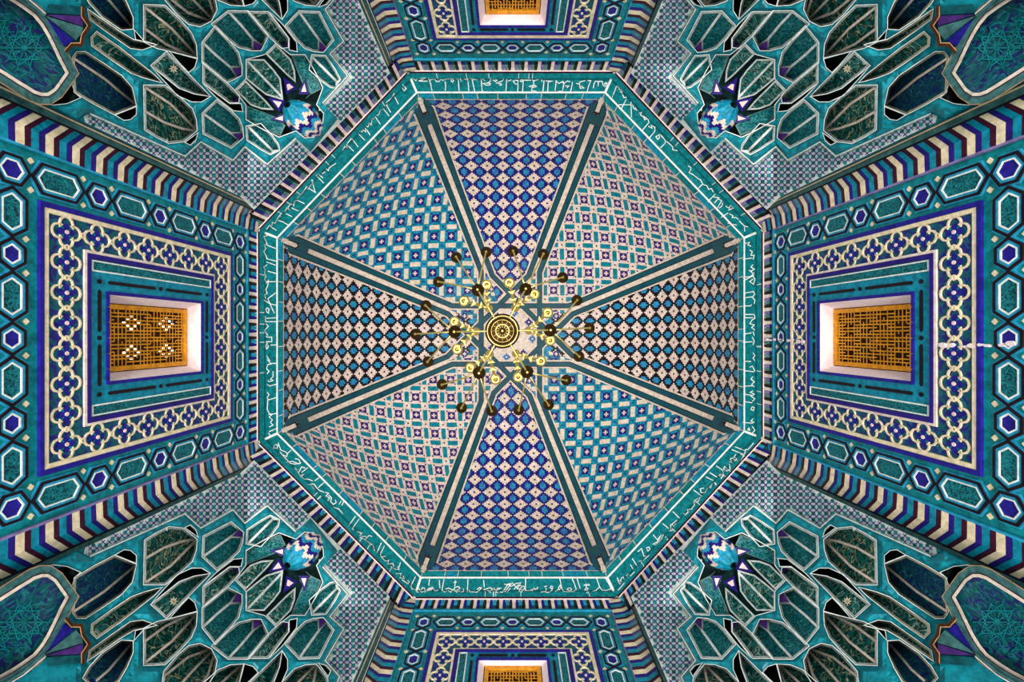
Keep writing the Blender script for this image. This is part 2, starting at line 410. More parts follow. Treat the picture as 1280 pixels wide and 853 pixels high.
tr(4,640,700,9.143,[[[0,260],[60,330],[120,350],[150,320],[130,300],[90,330],[80,360],[110,370],[130,340]],[[0,300],[50,270],[100,265],[60,330]],[[20,340],[70,290],[110,300]],[[155,210],[155,270],[150,350],[200,355],[240,340],[230,365]],[[250,320],[260,340],[290,330],[295,310]],[[330,370],[380,365],[395,340],[385,325]],[[370,310],[400,300]],[[465,310],[450,300],[435,320],[455,330],[465,320],[455,350],[420,375],[380,370]],[[490,365],[520,345],[545,340],[530,325],[550,290],[560,330]],[[545,210],[570,330],[590,365],[700,365],[735,340],[700,240]],[[655,320],[630,340],[650,355],[680,345],[665,320]],[[685,210],[700,245]],[[740,205],[780,330]],[[845,270],[850,320]],[[820,290],[885,290],[870,275]],[[845,325],[830,345],[860,350],[870,330],[845,325]],[[855,370],[860,385]],[[920,360],[960,350],[1000,310],[965,205]],[[1000,310],[1030,350],[1080,350],[1130,335],[1120,300],[1070,215]],[[980,212],[1075,212]],[[1150,310],[1170,330],[1200,320],[1180,300],[1160,310]],[[1200,325],[1195,360],[1160,365]],[[1180,170],[1250,280]]])
tr(6,320,280,6.09,[[[80,160],[155,190]],[[80,265],[155,285]],[[80,290],[150,315]],[[90,360],[160,380]],[[80,440],[150,440]],[[150,525],[90,570],[120,640],[140,680]],[[60,580],[110,610],[155,620]],[[75,745],[155,745]],[[80,720],[150,715]],[[95,60],[85,90],[60,95],[70,120],[85,150],[65,160],[75,190],[60,210],[75,240],[85,270]],[[85,310],[60,330],[70,350],[65,370],[75,400],[65,420],[80,450],[95,430],[90,470],[75,500],[85,530],[65,540],[75,570]],[[85,640],[100,650],[95,680],[80,670],[75,650],[85,640]],[[70,700],[75,750]],[[75,760],[95,780],[65,810],[90,850]]])
tr(6,320,420,6.09,[[[110,70],[160,70]],[[110,210],[160,210]],[[110,380],[170,365]],[[90,490],[170,465]],[[95,600],[165,590]],[[100,730],[170,700]],[[75,0],[85,10],[120,10],[120,45],[80,45],[85,60],[75,80],[80,100],[95,85],[90,70]],[[80,150],[105,190],[85,180],[115,215],[90,220],[80,250],[100,270],[85,290]],[[130,270],[130,310],[110,330],[130,340],[100,350],[90,340]],[[85,370],[110,385]],[[85,430],[100,450],[85,470],[95,490]],[[90,490],[85,560],[100,590],[120,600],[100,620],[125,640],[110,660],[130,680],[100,695]],[[95,740],[110,760]]])
tr(2,910,280,6.09,[[[110,270],[180,260]],[[110,410],[175,400],[200,370]],[[115,435],[200,390]],[[115,530],[195,515],[205,540]],[[115,565],[185,555]],[[120,690],[200,690]],[[125,715],[190,715]],[[120,840],[180,830]],[[165,200],[185,210],[175,240],[200,240],[190,270]],[[190,310],[175,330],[200,345],[175,360],[190,380],[160,350]],[[190,400],[205,420],[195,460],[165,440],[190,420]],[[200,540],[185,560],[205,580],[200,610]],[[130,625],[170,625],[180,615]],[[200,690],[205,720],[185,730],[165,760],[200,770],[180,790],[205,810]],[[190,820],[200,850]],[[130,150],[165,140],[150,160],[175,170]]])
tr(2,910,420,6.09,[[[110,50],[185,45]],[[115,265],[165,270],[200,275]],[[115,385],[190,380]],[[130,445],[190,455]],[[115,500],[185,510]],[[110,660],[190,665]],[[120,195],[175,195]],[[190,130],[205,150],[190,170],[205,190]],[[165,240],[185,230],[205,270]],[[190,310],[175,330],[200,350],[180,370],[200,390]],[[190,420],[170,430],[200,445],[175,460],[205,480],[185,500]],[[185,540],[175,560],[195,570],[200,545],[185,540]],[[190,630],[175,650],[200,660]],[[160,700],[150,715],[165,720],[160,700]],[[185,690],[205,720],[185,740]],[[185,10],[200,40],[190,70]]])
tr(7,320,180,7.75,[[[290,675],[350,705]],[[345,620],[410,650]],[[400,545],[470,580]],[[265,760],[320,790]],[[215,740],[270,760]],[[510,430],[575,470],[540,350],[555,355]],[[580,300],[655,380]],[[600,290],[650,330]],[[140,800],[200,840]],[[100,830],[130,790],[150,800],[160,760],[185,770],[210,720],[240,680],[235,710]],[[275,660],[300,620],[320,640],[310,610],[345,580],[365,600],[370,560],[395,545]],[[400,530],[440,480],[430,500],[495,410]],[[500,440],[540,390],[560,370]],[[640,290],[670,270]],[[680,240],[700,260],[710,230],[740,210],[775,190]]])
tr(7,420,80,7.75,[[[105,780],[170,845]],[[155,725],[215,805]],[[220,680],[280,740]],[[300,640],[330,690]],[[380,510],[430,585]],[[455,430],[515,505]],[[490,400],[530,470]],[[570,320],[605,390]],[[60,840],[85,800],[105,810],[100,780]],[[110,770],[150,720]],[[230,650],[250,660],[265,640],[290,660],[285,620]],[[290,600],[310,610],[320,570],[340,590],[350,540],[375,520]],[[390,500],[415,490],[430,450],[450,440]],[[470,410],[495,400],[490,370],[540,330],[560,290],[595,285]],[[640,230],[660,260],[680,240],[650,200],[645,230]]])
tr(1,760,90,8.53,[[[45,270],[90,155],[105,150],[125,190],[155,200],[150,220],[130,210]],[[155,240],[170,275],[200,270]],[[195,290],[145,390]],[[110,350],[240,350]],[[245,320],[250,485]],[[260,350],[275,390],[310,410],[290,380]],[[330,440],[360,430],[345,460],[380,480],[390,510],[410,500],[405,480]],[[375,470],[430,510],[435,540],[360,630]],[[430,580],[470,600],[460,570],[500,590],[500,630],[440,705]],[[555,665],[510,690],[530,720],[550,700],[545,680]],[[560,670],[610,730],[610,760],[560,810]],[[620,740],[660,770],[690,800],[690,830],[740,840]]])
tr(1,860,190,8.53,[[[0,150],[30,165],[30,190],[10,220],[50,240],[90,270],[130,300]],[[130,290],[155,340],[110,390]],[[150,345],[200,360],[220,400],[250,390],[270,430]],[[290,450],[210,535]],[[270,480],[330,490],[280,545]],[[320,500],[360,520],[300,620]],[[370,540],[360,580],[330,600]],[[400,580],[440,600],[450,570],[485,600],[430,620]],[[430,650],[350,700]],[[440,660],[480,680],[470,700],[510,700],[540,720]],[[545,735],[600,790],[640,800]],[[600,790],[605,850]],[[420,760],[520,780]]])
tr(5,330,550,8.53,[[[110,60],[100,90],[140,90],[150,60],[120,50]],[[150,30],[180,110],[230,130],[250,150],[240,180],[200,160]],[[290,110],[245,150]],[[170,130],[230,200],[280,250],[330,260],[390,250],[370,210],[330,200]],[[240,240],[300,230],[380,260]],[[330,300],[350,330],[370,350],[400,290],[440,300]],[[470,295],[400,350]],[[360,350],[400,400],[430,420],[470,420],[520,440]],[[390,380],[420,370],[400,400]],[[640,455],[580,510]],[[590,400],[540,440]],[[470,480],[530,470],[560,510],[590,540],[640,560]],[[500,490],[540,530]],[[650,560],[690,570],[660,600],[700,620],[680,650]],[[690,590],[720,620],[710,660],[740,690],[770,670],[760,640]],[[825,650],[800,690]],[[850,660],[830,700]],[[740,720],[800,740],[840,790],[820,760]]])
tr(5,420,640,7.75,[[[190,40],[120,140]],[[225,70],[160,160],[170,180]],[[200,190],[250,210],[230,230],[260,240],[290,240]],[[230,250],[280,270],[320,230],[350,240]],[[280,270],[320,300],[350,320],[320,330]],[[360,330],[375,380]],[[440,300],[395,400]],[[470,330],[430,410],[440,440],[480,430]],[[440,440],[480,480],[510,470],[500,510],[550,500],[560,530]],[[530,530],[580,560],[610,560],[600,530]],[[625,490],[610,540]],[[580,600],[630,600],[620,640],[660,650],[650,620]],[[640,660],[700,700],[710,680],[690,665]],[[770,630],[725,720],[740,750],[780,760]]])
tr(3,860,540,8.53,[[[700,120],[640,190],[610,190],[610,220],[570,300],[520,310]],[[500,160],[600,200]],[[465,190],[590,240]],[[510,240],[490,270],[520,290],[500,310],[480,280],[450,290],[470,330],[440,320]],[[440,340],[450,400],[410,420],[380,400],[390,370],[410,390]],[[300,365],[370,410],[380,460],[350,500]],[[340,450],[330,470],[350,470],[345,450]],[[230,435],[310,485]],[[190,480],[270,520]],[[260,550],[240,600],[225,590],[245,570]],[[280,540],[300,560],[290,570]],[[60,620],[150,690]],[[170,600],[130,610],[140,650],[180,650],[210,600]],[[90,720],[130,700],[110,740],[80,750],[70,730],[95,725]],[[60,740],[70,780],[30,830]]])
tr(3,770,630,7.75,[[[550,75],[615,140]],[[450,190],[510,240]],[[650,90],[670,110],[700,80],[690,60],[740,50]],[[590,160],[540,200],[560,220],[580,190]],[[530,200],[530,250],[510,270],[560,250]],[[360,300],[400,350],[440,300],[400,370],[360,390],[380,400],[450,330]],[[460,300],[420,370],[380,410]],[[480,320],[500,350]],[[290,430],[320,420],[330,440],[310,460],[300,440]],[[250,440],[270,510],[320,500],[260,550],[220,560]],[[180,470],[220,460],[250,430]],[[150,520],[215,620]],[[140,590],[180,660],[140,700],[110,680]],[[100,690],[120,720]],[[50,720],[70,710],[80,740],[60,760],[40,745],[55,725]],[[0,690],[40,790]],[[30,770],[80,770],[20,840]]])
nt = 0
rng = random.Random(3)
for k in range(8):
    (a, b), (c, d) = (OUT[k], OUT[(k+1) % 8]), (INN[k], INN[(k+1) % 8])
    nt += 1
    mid = P((a[0]+b[0])/2, (a[1]+b[1])/2, 8.1)
    t = empty('trim_%d' % nt, mid); t['kind'] = 'structure'
    def RP(u, f, dz=0.0):
        x0, y0 = lerp2(a, c, f); x1, y1 = lerp2(b, d, f)
        return P(lerp(x0, x1, u), lerp(y0, y1, u), prof(f)+dz)
    def band(mb, f0, f1, m, u0=0, u1=1, n=1, dz=0.0):
        fs = [f0]+[f for f, _ in PROF if f0 < f < f1]+[f1]
        for i in range(n):
            ua, ub = lerp(u0, u1, i/n), lerp(u0, u1, (i+1)/n)
            for p, q in zip(fs, fs[1:]): mb.face([RP(ua, p, dz), RP(ub, p, dz), RP(ub, q, dz), RP(ua, q, dz)], m)
    mb = MB(); band(mb, 0, 0.04, 'cream_pink'); band(mb, 0.04, 0.095, 'maroon'); mb.build('edge_fillet', t)
    mb = MB(); band(mb, 0.095, 0.30, 'teal'); mb.build('roll_moulding', t)
    # inscription tiles, a few joints like the original
    cuts = [0]+sorted(rng.uniform(0.08, 0.92) for _ in range(6))+[1]
    mb = MB(); band(mb, 0.30, 0.73, 'teal'); mb.build('inscription_ground', t)
    mb = MB()
    for cu in cuts[1:-1]:
        band(mb, 0.1, 0.30, 'white_line', cu-0.0012, cu+0.0012, dz=-0.006)
    for pl in INSCR.get(k, []):
        pl = dens(pl, 3)
        stroke(mb, pl, 0.52, -0.012, 'white_line', lambda x, y, z: P(x, y, ringh(x, y, k)+z))
    mb.build('inscription', t)
    mb = MB(); band(mb, 0.715, 0.775, 'white_line', dz=-0.004); mb.build('white_fillet', t)
    n_ = 9; cuts = [0]+[(i+rng.uniform(-.25, .25))/n_ for i in range(1, n_)]+[1]
    for i in range(n_):
        mb = MB(); band(mb, 0.785, 0.97, ['teal', 'turquoise_green', 'turquoise'][rng.randrange(3)], cuts[i]+0.002, cuts[i+1]-0.002, dz=-0.004*rng.random()); mb.build('tile', t)
    mb = MB(); band(mb, 0.775, 1.0, 'cream', dz=0.006); mb.build('joint_bed', t)
    mb = MB()
    for u0 in (0, 1):
        fs = [0.06, 0.3, 0.5, 0.73]
        sg = 1 if u0 == 0 else -1
        for p, q in zip(fs, fs[1:]): mb.face([RP(u0, p, -0.012), RP(u0+sg*0.006, p, -0.012), RP(u0+sg*0.006, q, -0.012), RP(u0, q, -0.012)], 'white_line')
    mb.build('mitre_joint', t)
# striped cornice below the ring
CW = 16.5
ext = []
for k in range(8):
    pass
def outv(d):
    V = []
    for k in range(8):
        a1 = SO[(k-1) % 8]; a2 = SO[k]
        # intersection of the two sides moved out by d
        A1 = a1[4]+d; A2 = a2[4]+d; n1 = a1[3]; n2 = a2[3]; D = n1[0]*n2[1]-n1[1]*n2[0]
        V.append(((A1*n2[1]-A2*n1[1])/D, (n1[0]*A2-n2[0]*A1)/D))
    return V
V7, V17 = outv(7), outv(CW+1)
for k in range(8):
    a, b = OUT[k], OUT[(k+1) % 8]; nt += 1
    t = empty('trim_%d' % nt, P((a[0]+b[0])/2, (a[1]+b[1])/2, 7.9)); t['kind'] = 'structure'
    def CP(u, lv):
        if lv == 0: q = lerp2(a, b, u); h = 8.0
        elif lv == 1: q = lerp2(V7[k], V7[(k+1) % 8], u); h = 7.88
        else: q = lerp2(V17[k], V17[(k+1) % 8], u); h = 7.71
        return P(q[0], q[1], h)
    per = 17 if k % 2 else 16
    seq = [('cream_pink', 'cream', .26), ('ink_blue', 'lilac', .24), ('teal_dark', 'grey_green', .26), ('near_black', 'olive_dark', .24)]
    if k in (4, 5, 3, 6): seq = [('cream', 'cream_pink', .26), ('ink_blue', 'cobalt', .22), ('teal_dark', 'turquoise_light', .28), ('near_black', 'olive_dark', .24)]
    if k in (4, 3, 5): seq = [seq[0], seq[3], seq[2], seq[1]]
    u = 0.0
    for p in range(per):
        for (m2, m1, wd) in seq:
            ue = min(1, u+wd/per); mb = MB(); g = 0.0006
            A0, B0, A1, B1, A2, B2 = CP(u+g, 0), CP(ue-g, 0), CP(u+g, 1), CP(ue-g, 1), CP(u+g, 2), CP(ue-g, 2)
            mb.face([A0, B0, B1, A1], m1); mb.face([A1, B1, B2, A2], m2)
            up = Vector((SO[k][3][0]*.04, SO[k][3][1]*.04, 0.0))
            for x, y in ((A0, A1), (A1, A2), (B0, B1), (B1, B2)): mb.face([x, y, y+up, x+up], m2)
            mb.build('brick', t, org=t.location)
            u = ue
    mb = MB()
    up = Vector((SO[k][3][0]*.035, SO[k][3][1]*.035, 0.0))
    mb.face([CP(0, 0)+up, CP(1, 0)+up, CP(1, 1)+up, CP(0, 1)+up], 'near_black'); mb.face([CP(0, 1)+up, CP(1, 1)+up, CP(1, 2)+up, CP(0, 2)+up], 'near_black')
    mb.build('mortar_bed', t)

# ------------------------------------------------------------------ the four walls
TAU = 0.04; HB = 2.7
X0W = 318*H0/F; X0N = 333*H0/F; X0D = 322*H0/F
def loc(u, v, z): return (u, v, z)
def rect(s, h0, h1, s_=None): 
    s_ = -s if s_ is None else s_
    return [(s_, h0-8), (s, h0-8), (s, h1-8), (s_, h1-8)]
def hexa(c, L, W, ang, pt=0.55):
    pts = [(L, 0), (L-W*pt*1.2, W), (-(L-W*pt*1.2), W), (-L, 0), (-(L-W*pt*1.2), -W), (L-W*pt*1.2, -W)]
    ca, sa = math.cos(ang), math.sin(ang)
    return [(c[0]+x*ca-y*sa, c[1]+x*sa+y*ca) for x, y in pts]
MESH = {}
def hex_mesh(kind, L, W):
    key = (kind, round(L, 3), round(W, 3))
    if key in MESH: return MESH[key]
    mb = MB(); pg = lambda d: hexa((0, 0), L-d*1.25, W-d, 0)
    ringp(mb, pg(0.0), pg(0.016), 0.0, 0.012, 'turquoise_light', loc)
    ringp(mb, pg(0.016), pg(0.038), 0.0, 0.026, 'near_black' , loc)
    ringp(mb, pg(0.038), pg(0.062), 0.0, 0.018, 'turquoise_light', loc)
    ringp(mb, pg(0.062), pg(0.074), 0.0, 0.022, 'white_line', loc)
    plate(mb, pg(0.074), 0.0, 0.012, 'carved' if kind == 'cart' else 'cobalt', loc)
    o = mb.build('tmp'); me = o.data; bpy.data.objects.remove(o); MESH[key] = me; me.name = kind; return me
def quatre_mesh(rx, ry):
    key = ('q', round(rx, 3), round(ry, 3))
    if key in MESH: return MESH[key]
    mb = MB(); pts = []
    for k in range(4):
        a0 = k*math.pi/2
        for i in range(9):
            a = math.radians(-112+224*i/8)+a0
            pts.append(((0.5*math.cos(a0)+0.42*math.cos(a))*rx, (0.5*math.sin(a0)+0.42*math.sin(a))*ry))
    stroke(mb, pts, 0.0085, 0.02, 'cream_yellow', loc, closed=True, thick=-0.016)
    for k in range(4):
        a0 = k*math.pi/2+0.0; c, s = math.cos(a0), math.sin(a0)
        pt = [(0.08, -.1), (0.35, -.22), (0.55, 0), (0.35, .22), (0.08, .1)]
        plate(mb, [((x*c-y*s)*rx, (x*s+y*c)*ry) for x, y in pt], 0.004, 0.016, 'cobalt', loc)
        a1 = a0+math.pi/4; c, s = math.cos(a1), math.sin(a1)
        pt = [(0.12, -.05), (0.4, -.12), (0.52, 0), (0.4, .12), (0.12, .05)]
        plate(mb, [((x*c-y*s)*rx, (x*s+y*c)*ry) for x, y in pt], 0.004, 0.013, 'turquoise_green', loc)
    plate(mb, [(0.13*math.cos(i*math.pi/3)*rx, 0.13*math.sin(i*math.pi/3)*ry) for i in range(6)], 0.01, 0.024, 'cream_pink', loc)
    o = mb.build('tmp'); me = o.data; bpy.data.objects.remove(o); MESH[key] = me; me.name = 'quatrefoil'; return me
def knot_mesh():
    if 'knot' in MESH: return MESH['knot']
    mb = MB()
    ringp(mb, [(0.028*math.cos(i*math.pi/3), 0.028*math.sin(i*math.pi/3)) for i in range(6)], [(0.014*math.cos(i*math.pi/3), 0.014*math.sin(i*math.pi/3)) for i in range(6)], 0.004, 0.024, 'cream_yellow', loc)
    o = mb.build('tmp'); me = o.data; bpy.data.objects.remove(o); MESH['knot'] = me; me.name = 'knot'; return me

WALLS = {  # angle of outward normal, ring distance, lateral scale, lateral shift, heights
 'right': dict(ang=0, X0=X0W, sc=1.0, sh=0.03, top=True, ht=0.0, blue=(4.45, 7.32), q=(4.90, 6.92), op=(5.20, 6.66), dep=0.185),
 'front': dict(ang=90, X0=X0N, sc=0.925, sh=-0.02, top=True, ht=0.0, blue=(4.45, 7.22), q=(4.85, 6.84), op=(5.16, 6.63), dep=0.08),
 'left': dict(ang=180, X0=X0W, sc=1.0, sh=-0.03, top=True, ht=0.0, blue=(4.45, 7.32), q=(4.90, 6.92), op=(5.20, 6.66), dep=0.185),
 'back': dict(ang=270, X0=X0N, sc=0.925, sh=-0.03, top=False, ht=0.0, blue=(4.45, 7.23), q=(4.85, 7.16), op=(5.3, 6.94), dep=0.155)}
GR_LABEL = {'left': 'golden wooden window lattice in the left wall, bright daylight showing in four clusters',
 'right': 'golden wooden window lattice in the right wall, all its openings dark',
 'back': 'wooden window lattice at the top edge of the photo, only its lower strip in view',
 'front': 'wooden window lattice at the bottom edge of the photo, cut off by the frame'}
def R90(ang): return math.radians(ang)
win_n = 0
for wname, W in WALLS.items():
    a = R90(W['ang']); n = Vector((math.cos(a), math.sin(a), 0)); e = Vector((-n.y, n.x, 0))
    tilt = Vector((-n.x*TAU, -n.y*TAU, 1)).normalized()         # up the wall, leaning inward
    zax = e.cross(tilt)                                           # toward the room or away
    if zax.dot(n) > 0: e = -e; zax = e.cross(tilt)
    rot = Matrix((e, tilt, zax)).transposed().to_4x4()
    org = n*W['X0']+(Vector((0, .03, 0)) if abs(n.x) > .5 else Vector((.03, 0, 0)))+Vector((0, 0, 8+EYE))
    mat4 = Matrix.Translation(org) @ rot
    sgn = 1 if e.dot(Vector((-n.y, n.x, 0))) > 0 else -1
    sc = W['sc']; sh = W['sh']*1.0
    wl = empty('wall_'+wname, world=False); wl.matrix_world = mat4; wl['kind'] = 'structure'
    def S(x): return x*sc
    b0, b1 = W['blue']; q0, q1 = W['q']; o0, o1 = W['op']
    BS = S(1.20); QS = S(0.85) if sc == 1 else 0.79; OS = 0.44
    # wall body with the window opening
    mb = MB(); full = S(1.64) if sc == 1 else 1.52
    for r in (rect(full, HB, o0), rect(full, o1, 7.8), rect(-OS, o0, o1, -full), rect(full, o0, o1, OS)):
        plate(mb, r, None, 0.0, 'turquoise_green', loc)
    mb.build('wall_face', wl)
    mb = MB(); ringp(mb, rect(BS+.005, b0-.0, b1), rect(BS-.042, b0+.04, b1-.035), 0, 0.03, 'cobalt', loc); mb.build('blue_border', wl)
    mb = MB(); ringp(mb, rect(BS-.044, b0+.042, b1-.037), rect(BS-.085, b0+.085, b1-.08), 0, 0.024, 'cream_yellow', loc); mb.build('cream_border', wl)
    if W['top']:
        mb = MB(); ringp(mb, rect(BS-.092, b0+.085, b1-.08), rect(QS, q0, q1), None, 0.006, 'quatre_ground', loc); mb.build('flower_ground', wl)
        qt = (b1-.08+q1)/2
    else:
        mb = MB()
        for x in (-1, 1):
            plate(mb, [(x*QS, b0+.085-8), (x*(BS-.092), b0+.085-8), (x*(BS-.092), b1-.08-8), (x*QS, b1-.08-8)], None, 0.006, 'quatre_ground', loc)
        plate(mb, rect(QS, b0+.085, q0), None, 0.006, 'quatre_ground', loc); mb.build('flower_ground', wl)
        qt = b1-.08-.14; q1 = b1-.085
    mb = MB(); ringp(mb, rect(QS, q0, q1), rect(QS-.028, q0+.03, q1-.028), 0, 0.022, 'cream', loc); mb.build('cream_border', wl)
    mb = MB(); ringp(mb, rect(QS-.028, q0+.03, q1-.028), rect(QS-.075, q0+.07, q1-.055), 0, 0.03, 'ink_blue', loc); mb.build('blue_border', wl)
    mb = MB(); f = rect(QS-.075, q0+.07, q1-.055)
    ringp(mb, f, rect(OS, o0, o1), None, 0.004, 'turquoise', loc); mb.build('inner_field', wl)
    # quatrefoils round the flower border
    qs = (BS-.092+QS)/2; qb = (b0+.085+q0)/2; rs = (BS-.092-QS)/2*1.02
    nh = 8; dh = (qt-qb)/(nh-1); ns = 8; ds = 2*qs/(ns-1)
    posn = [(x*qs, qb+dh*i, 0) for x in (-1, 1) for i in range(nh)]
    posn += [(-qs+ds*i, qb, 1) for i in range(1, ns-1)]+([(-qs+ds*i, qt, 1) for i in range(1, ns-1)] if W['top'] else [])
    for (x, y, o) in posn:
        mesh_child('quatrefoil', quatre_mesh(0.152 if sc == 1 else .128, 0.16), wl, (x, y-8, 0.0))
    kn = [(x*qs, qb+dh*(i+.5)) for x in (-1, 1) for i in range(nh-1)]+[(-qs+ds*(i+.5), yy) for i in range(ns-1) for yy in ([qb, qt] if W['top'] else [qb])]
    for (x, y) in kn: mesh_child('knot', knot_mesh(), wl, (x, y-8, 0.0))
    # carved strips beside the window, with white outline
    c0, c1 = QS-.195, QS-.085
    for x in (-1, 1):
        mb = MB(); r = rect(x*c1, q0+.09, q1-.075, x*c0); ri = rect(x*c1-x*.014, q0+.104, q1-.089, x*c0+x*.014)
        ringp(mb, r, ri, 0, 0.02, 'white_line', loc); plate(mb, ri, 0, 0.012, 'carved', loc); mb.build('carved_panel', wl)
    # dark bars and stars of the inner frame
    fs = QS-.205; yt = (q1-.055+o1)/2+.01; yb = (q0+.07+o0)/2; sx = (OS+.03+c0)/2
    def bar(x0, y0, x1, y1):
        mb = MB(); wv = .017
        if abs(y1-y0) < 1e-6: pl = [(x0, y0), (x0+.02, y0-wv), (x1-.02, y0-wv), (x1, y0), (x1-.02, y0+wv), (x0+.02, y0+wv)]
        else: pl = [(x0, y0), (x0+wv, y0+.02), (x0+wv, y1-.02), (x0, y1), (x0-wv, y1-.02), (x0-wv, y0+.02)]
        plate(mb, pl, 0.0, 0.016, 'near_black', loc); mb.build('dark_bar', wl)
    def dot(x, y):
        mb = MB(); plate(mb, [(x+.024*math.cos(i*math.pi/4), y+.024*math.sin(i*math.pi/4)) for i in range(8)], 0.0, 0.016, 'near_black', loc); mb.build('dark_star', wl)
    for y in (yt-8, yb-8):
        bar(-sx+.08, y, -.06, y); bar(.06, y, sx-.08, y); dot(0, y); dot(-sx, y); dot(sx, y)
    ym = (yt+yb)/2-8
    for x in (-sx, sx):
        bar(x, yb-8+.1, x, ym-.08); bar(x, ym+.08, x, yt-8-.1); dot(x, ym)
    # blue tiles round the opening
    o_ = 0.035
    for i in range(6):
        for (x0, x1, y0, y1) in ((lerp(-OS-o_, OS+o_, i/6), lerp(-OS-o_, OS+o_, (i+1)/6), o1, o1+o_), (lerp(-OS-o_, OS+o_, i/6), lerp(-OS-o_, OS+o_, (i+1)/6), o0-o_, o0)):
            mb = MB(); plate(mb, rect(x1-.004, y0, y1, x0+.004), 0, 0.02, 'cobalt', loc); mb.build('tile', wl)
    for i in range(8):
        y0, y1 = lerp(o0, o1, i/8), lerp(o0, o1, (i+1)/8)
        for x in (-1, 1):
            mb = MB(); plate(mb, rect(x*(OS+o_), y0+.004, y1-.004, x*OS), 0, 0.02, 'cobalt', loc); mb.build('tile', wl)
    # plaster reveal
    dp = W['dep']; GS = 0.36; g0 = o0+.14+(.05 if sc == 1 else 0); g1 = o1
    mb = MB(); ro, ri = rect(OS, o0, o1), rect(GS+.01, g0-.02, g1)
    for i in range(4):
        j = (i+1) % 4; mb.face([(*ro[i], 0), (*ro[j], 0), (*ri[j], -dp), (*ri[i], -dp)], 'plaster')
    mb.face([(ri[0][0], ri[0][1], -dp-.16), (ri[1][0], ri[1][1], -dp-.16), (ri[2][0], ri[2][1], -dp-.16), (ri[3][0], ri[3][1], -dp-.16)], 'brown_wood')
    for i in range(4):
        j = (i+1) % 4; mb.face([(*ri[i], -dp), (*ri[j], -dp), (*ri[j], -dp-.16), (*ri[i], -dp-.16)], 'brown_wood')
    mb.build('window_reveal', wl)
    # the lattice: a thing of its own
    base = mat4 @ Matrix.Translation((0, g0-8, -dp))
    g = empty('window_lattice', world=False); g.matrix_world = base
    g['label'] = GR_LABEL[wname]; g['category'] = 'window lattice'; g['group'] = 'window lattices of the four walls'
    HH = g1-g0-.006
    mb = MB(); fw = .052
    O4 = [(-GS, 0), (GS, 0), (GS, HH), (-GS, HH)]; I4 = [(-GS+fw, fw), (GS-fw, fw), (GS-fw, HH-fw), (-GS+fw, HH-fw)]
    ringp(mb, O4, I4, -.03, .012, 'gold_wood', loc); mb.build('frame', g)
    nx_, ny_ = 16, 22; ux = (2*GS-2*fw)/nx_; uy = (HH-2*fw)/ny_
    mb = MB(); bw = .0075
    for i in range(1, nx_):
        x = -GS+fw+i*ux; j = 0
        while j < ny_:
            if not ((i+ (j//5)) % 3 == 0 and j % 5 in (1, 2, 3)) or i % 8 == 0:
                mb.face([(x-bw, fw+j*uy, 0), (x+bw, fw+j*uy, 0), (x+bw, fw+(j+1)*uy, 0), (x-bw, fw+(j+1)*uy, 0)], 'gold_wood')
            j += 1
    for j in range(1, ny_):
        y = fw+j*uy
        for i in range(nx_):
            if (i//4+j//4) % 2 == 0 and (j % 4 in (1, 3)) and i % 4 in (0, 1, 2, 3) and not i % 4 == (j//2) % 2:
                continue
            x = -GS+fw+i*ux
            mb.face([(x, y-bw, .002), (x+ux, y-bw, .002), (x+ux, y+bw, .002), (x, y+bw, .002)], 'gold_wood')
    mb.build('slats', g, kind='stuff')
    if wname == 'left':                                     # panes of daylight behind four clusters of openings
        for cx_ in (-.165, .165):
            for cy_ in (HH*.28, HH*.72):
                mb = MB()
                for i in range(-2, 3):
                    for j in range(-2, 3):
                        if abs(i)+abs(j) == 2 or (abs(i)+abs(j) == 1 and False):
                            x, y = cx_+i*ux*.9, cy_+j*uy*1.0
                            mb.face([(x-ux*.3, y-uy*.42, -.012), (x+ux*.3, y-uy*.42, -.012), (x+ux*.3, y+uy*.42, -.012), (x-ux*.3, y+uy*.42, -.012)], 'daylight_pane')
                mb.build('daylight_pane', g)
    if wname == 'right':                                    # patches of old plaster repair
        rp = random.Random(5)
        for (ha, hb_, n_) in ((7.95, 6.95, 9), (4.85, 4.15, 8)):
            for i in range(n_):
                h_ = lerp(ha, hb_, (i+.5)/n_)+rp.uniform(-.03, .03); s_ = -.06*1+rp.uniform(-.025, .025); r_ = rp.uniform(.02, .045)
                mb = MB(); plate(mb, [(s_+r_*rp.uniform(.4, 1)*math.cos(a_*math.pi/4)*.7, h_-8+r_*rp.uniform(.6, 1.3)*math.sin(a_*math.pi/4)) for a_ in range(8)], 0, .034, 'plaster', loc)
                mb.build('plaster_patch', wl)
    # strap-and-cartouche border
    ys = [7.53, 6.73, 5.91, 5.07, 4.22]; xs = [-1.4, -.70, 0, .70, 1.4]
    if sc != 1: ys = [7.43, 6.63, 5.83, 5.03, 4.22]; xs = [x*.92 for x in xs]
    bw2 = .155
    pcs = []
    for y in (ys[0], ys[-1]):
        for i, x in enumerate(xs):
            if 0 < i < 4: pcs.append(('hex', x, y, 0))
            if i < 4: pcs.append(('cart', (x+xs[i+1])/2, y, 0))
    for x in (xs[0], xs[-1]):
        for i, y in enumerate(ys):
            pcs.append(('hex', x, y, math.pi/2))
            if i < 4: pcs.append(('cart', x, (y+ys[i+1])/2, math.pi/2))
        pcs.append(('cart', x, 3.8, math.pi/2))
    for kd, x, y, r in pcs:
        side_ = r > 0
        hw = .155 if not side_ else (.165 if sc == 1 else .145)
        if kd == 'hex': me = hex_mesh('hex', .165 if not side_ else .18, hw*.86)
        else: me = hex_mesh('cart', (.235 if sc == 1 else .215) if not side_ else .285, hw*.94)
        mesh_child('cartouche' if kd == 'cart' else 'hexagon', me, wl, (x, y-8, 0.0), r)
    # small cream wedges between the straps
    mbs = MB()
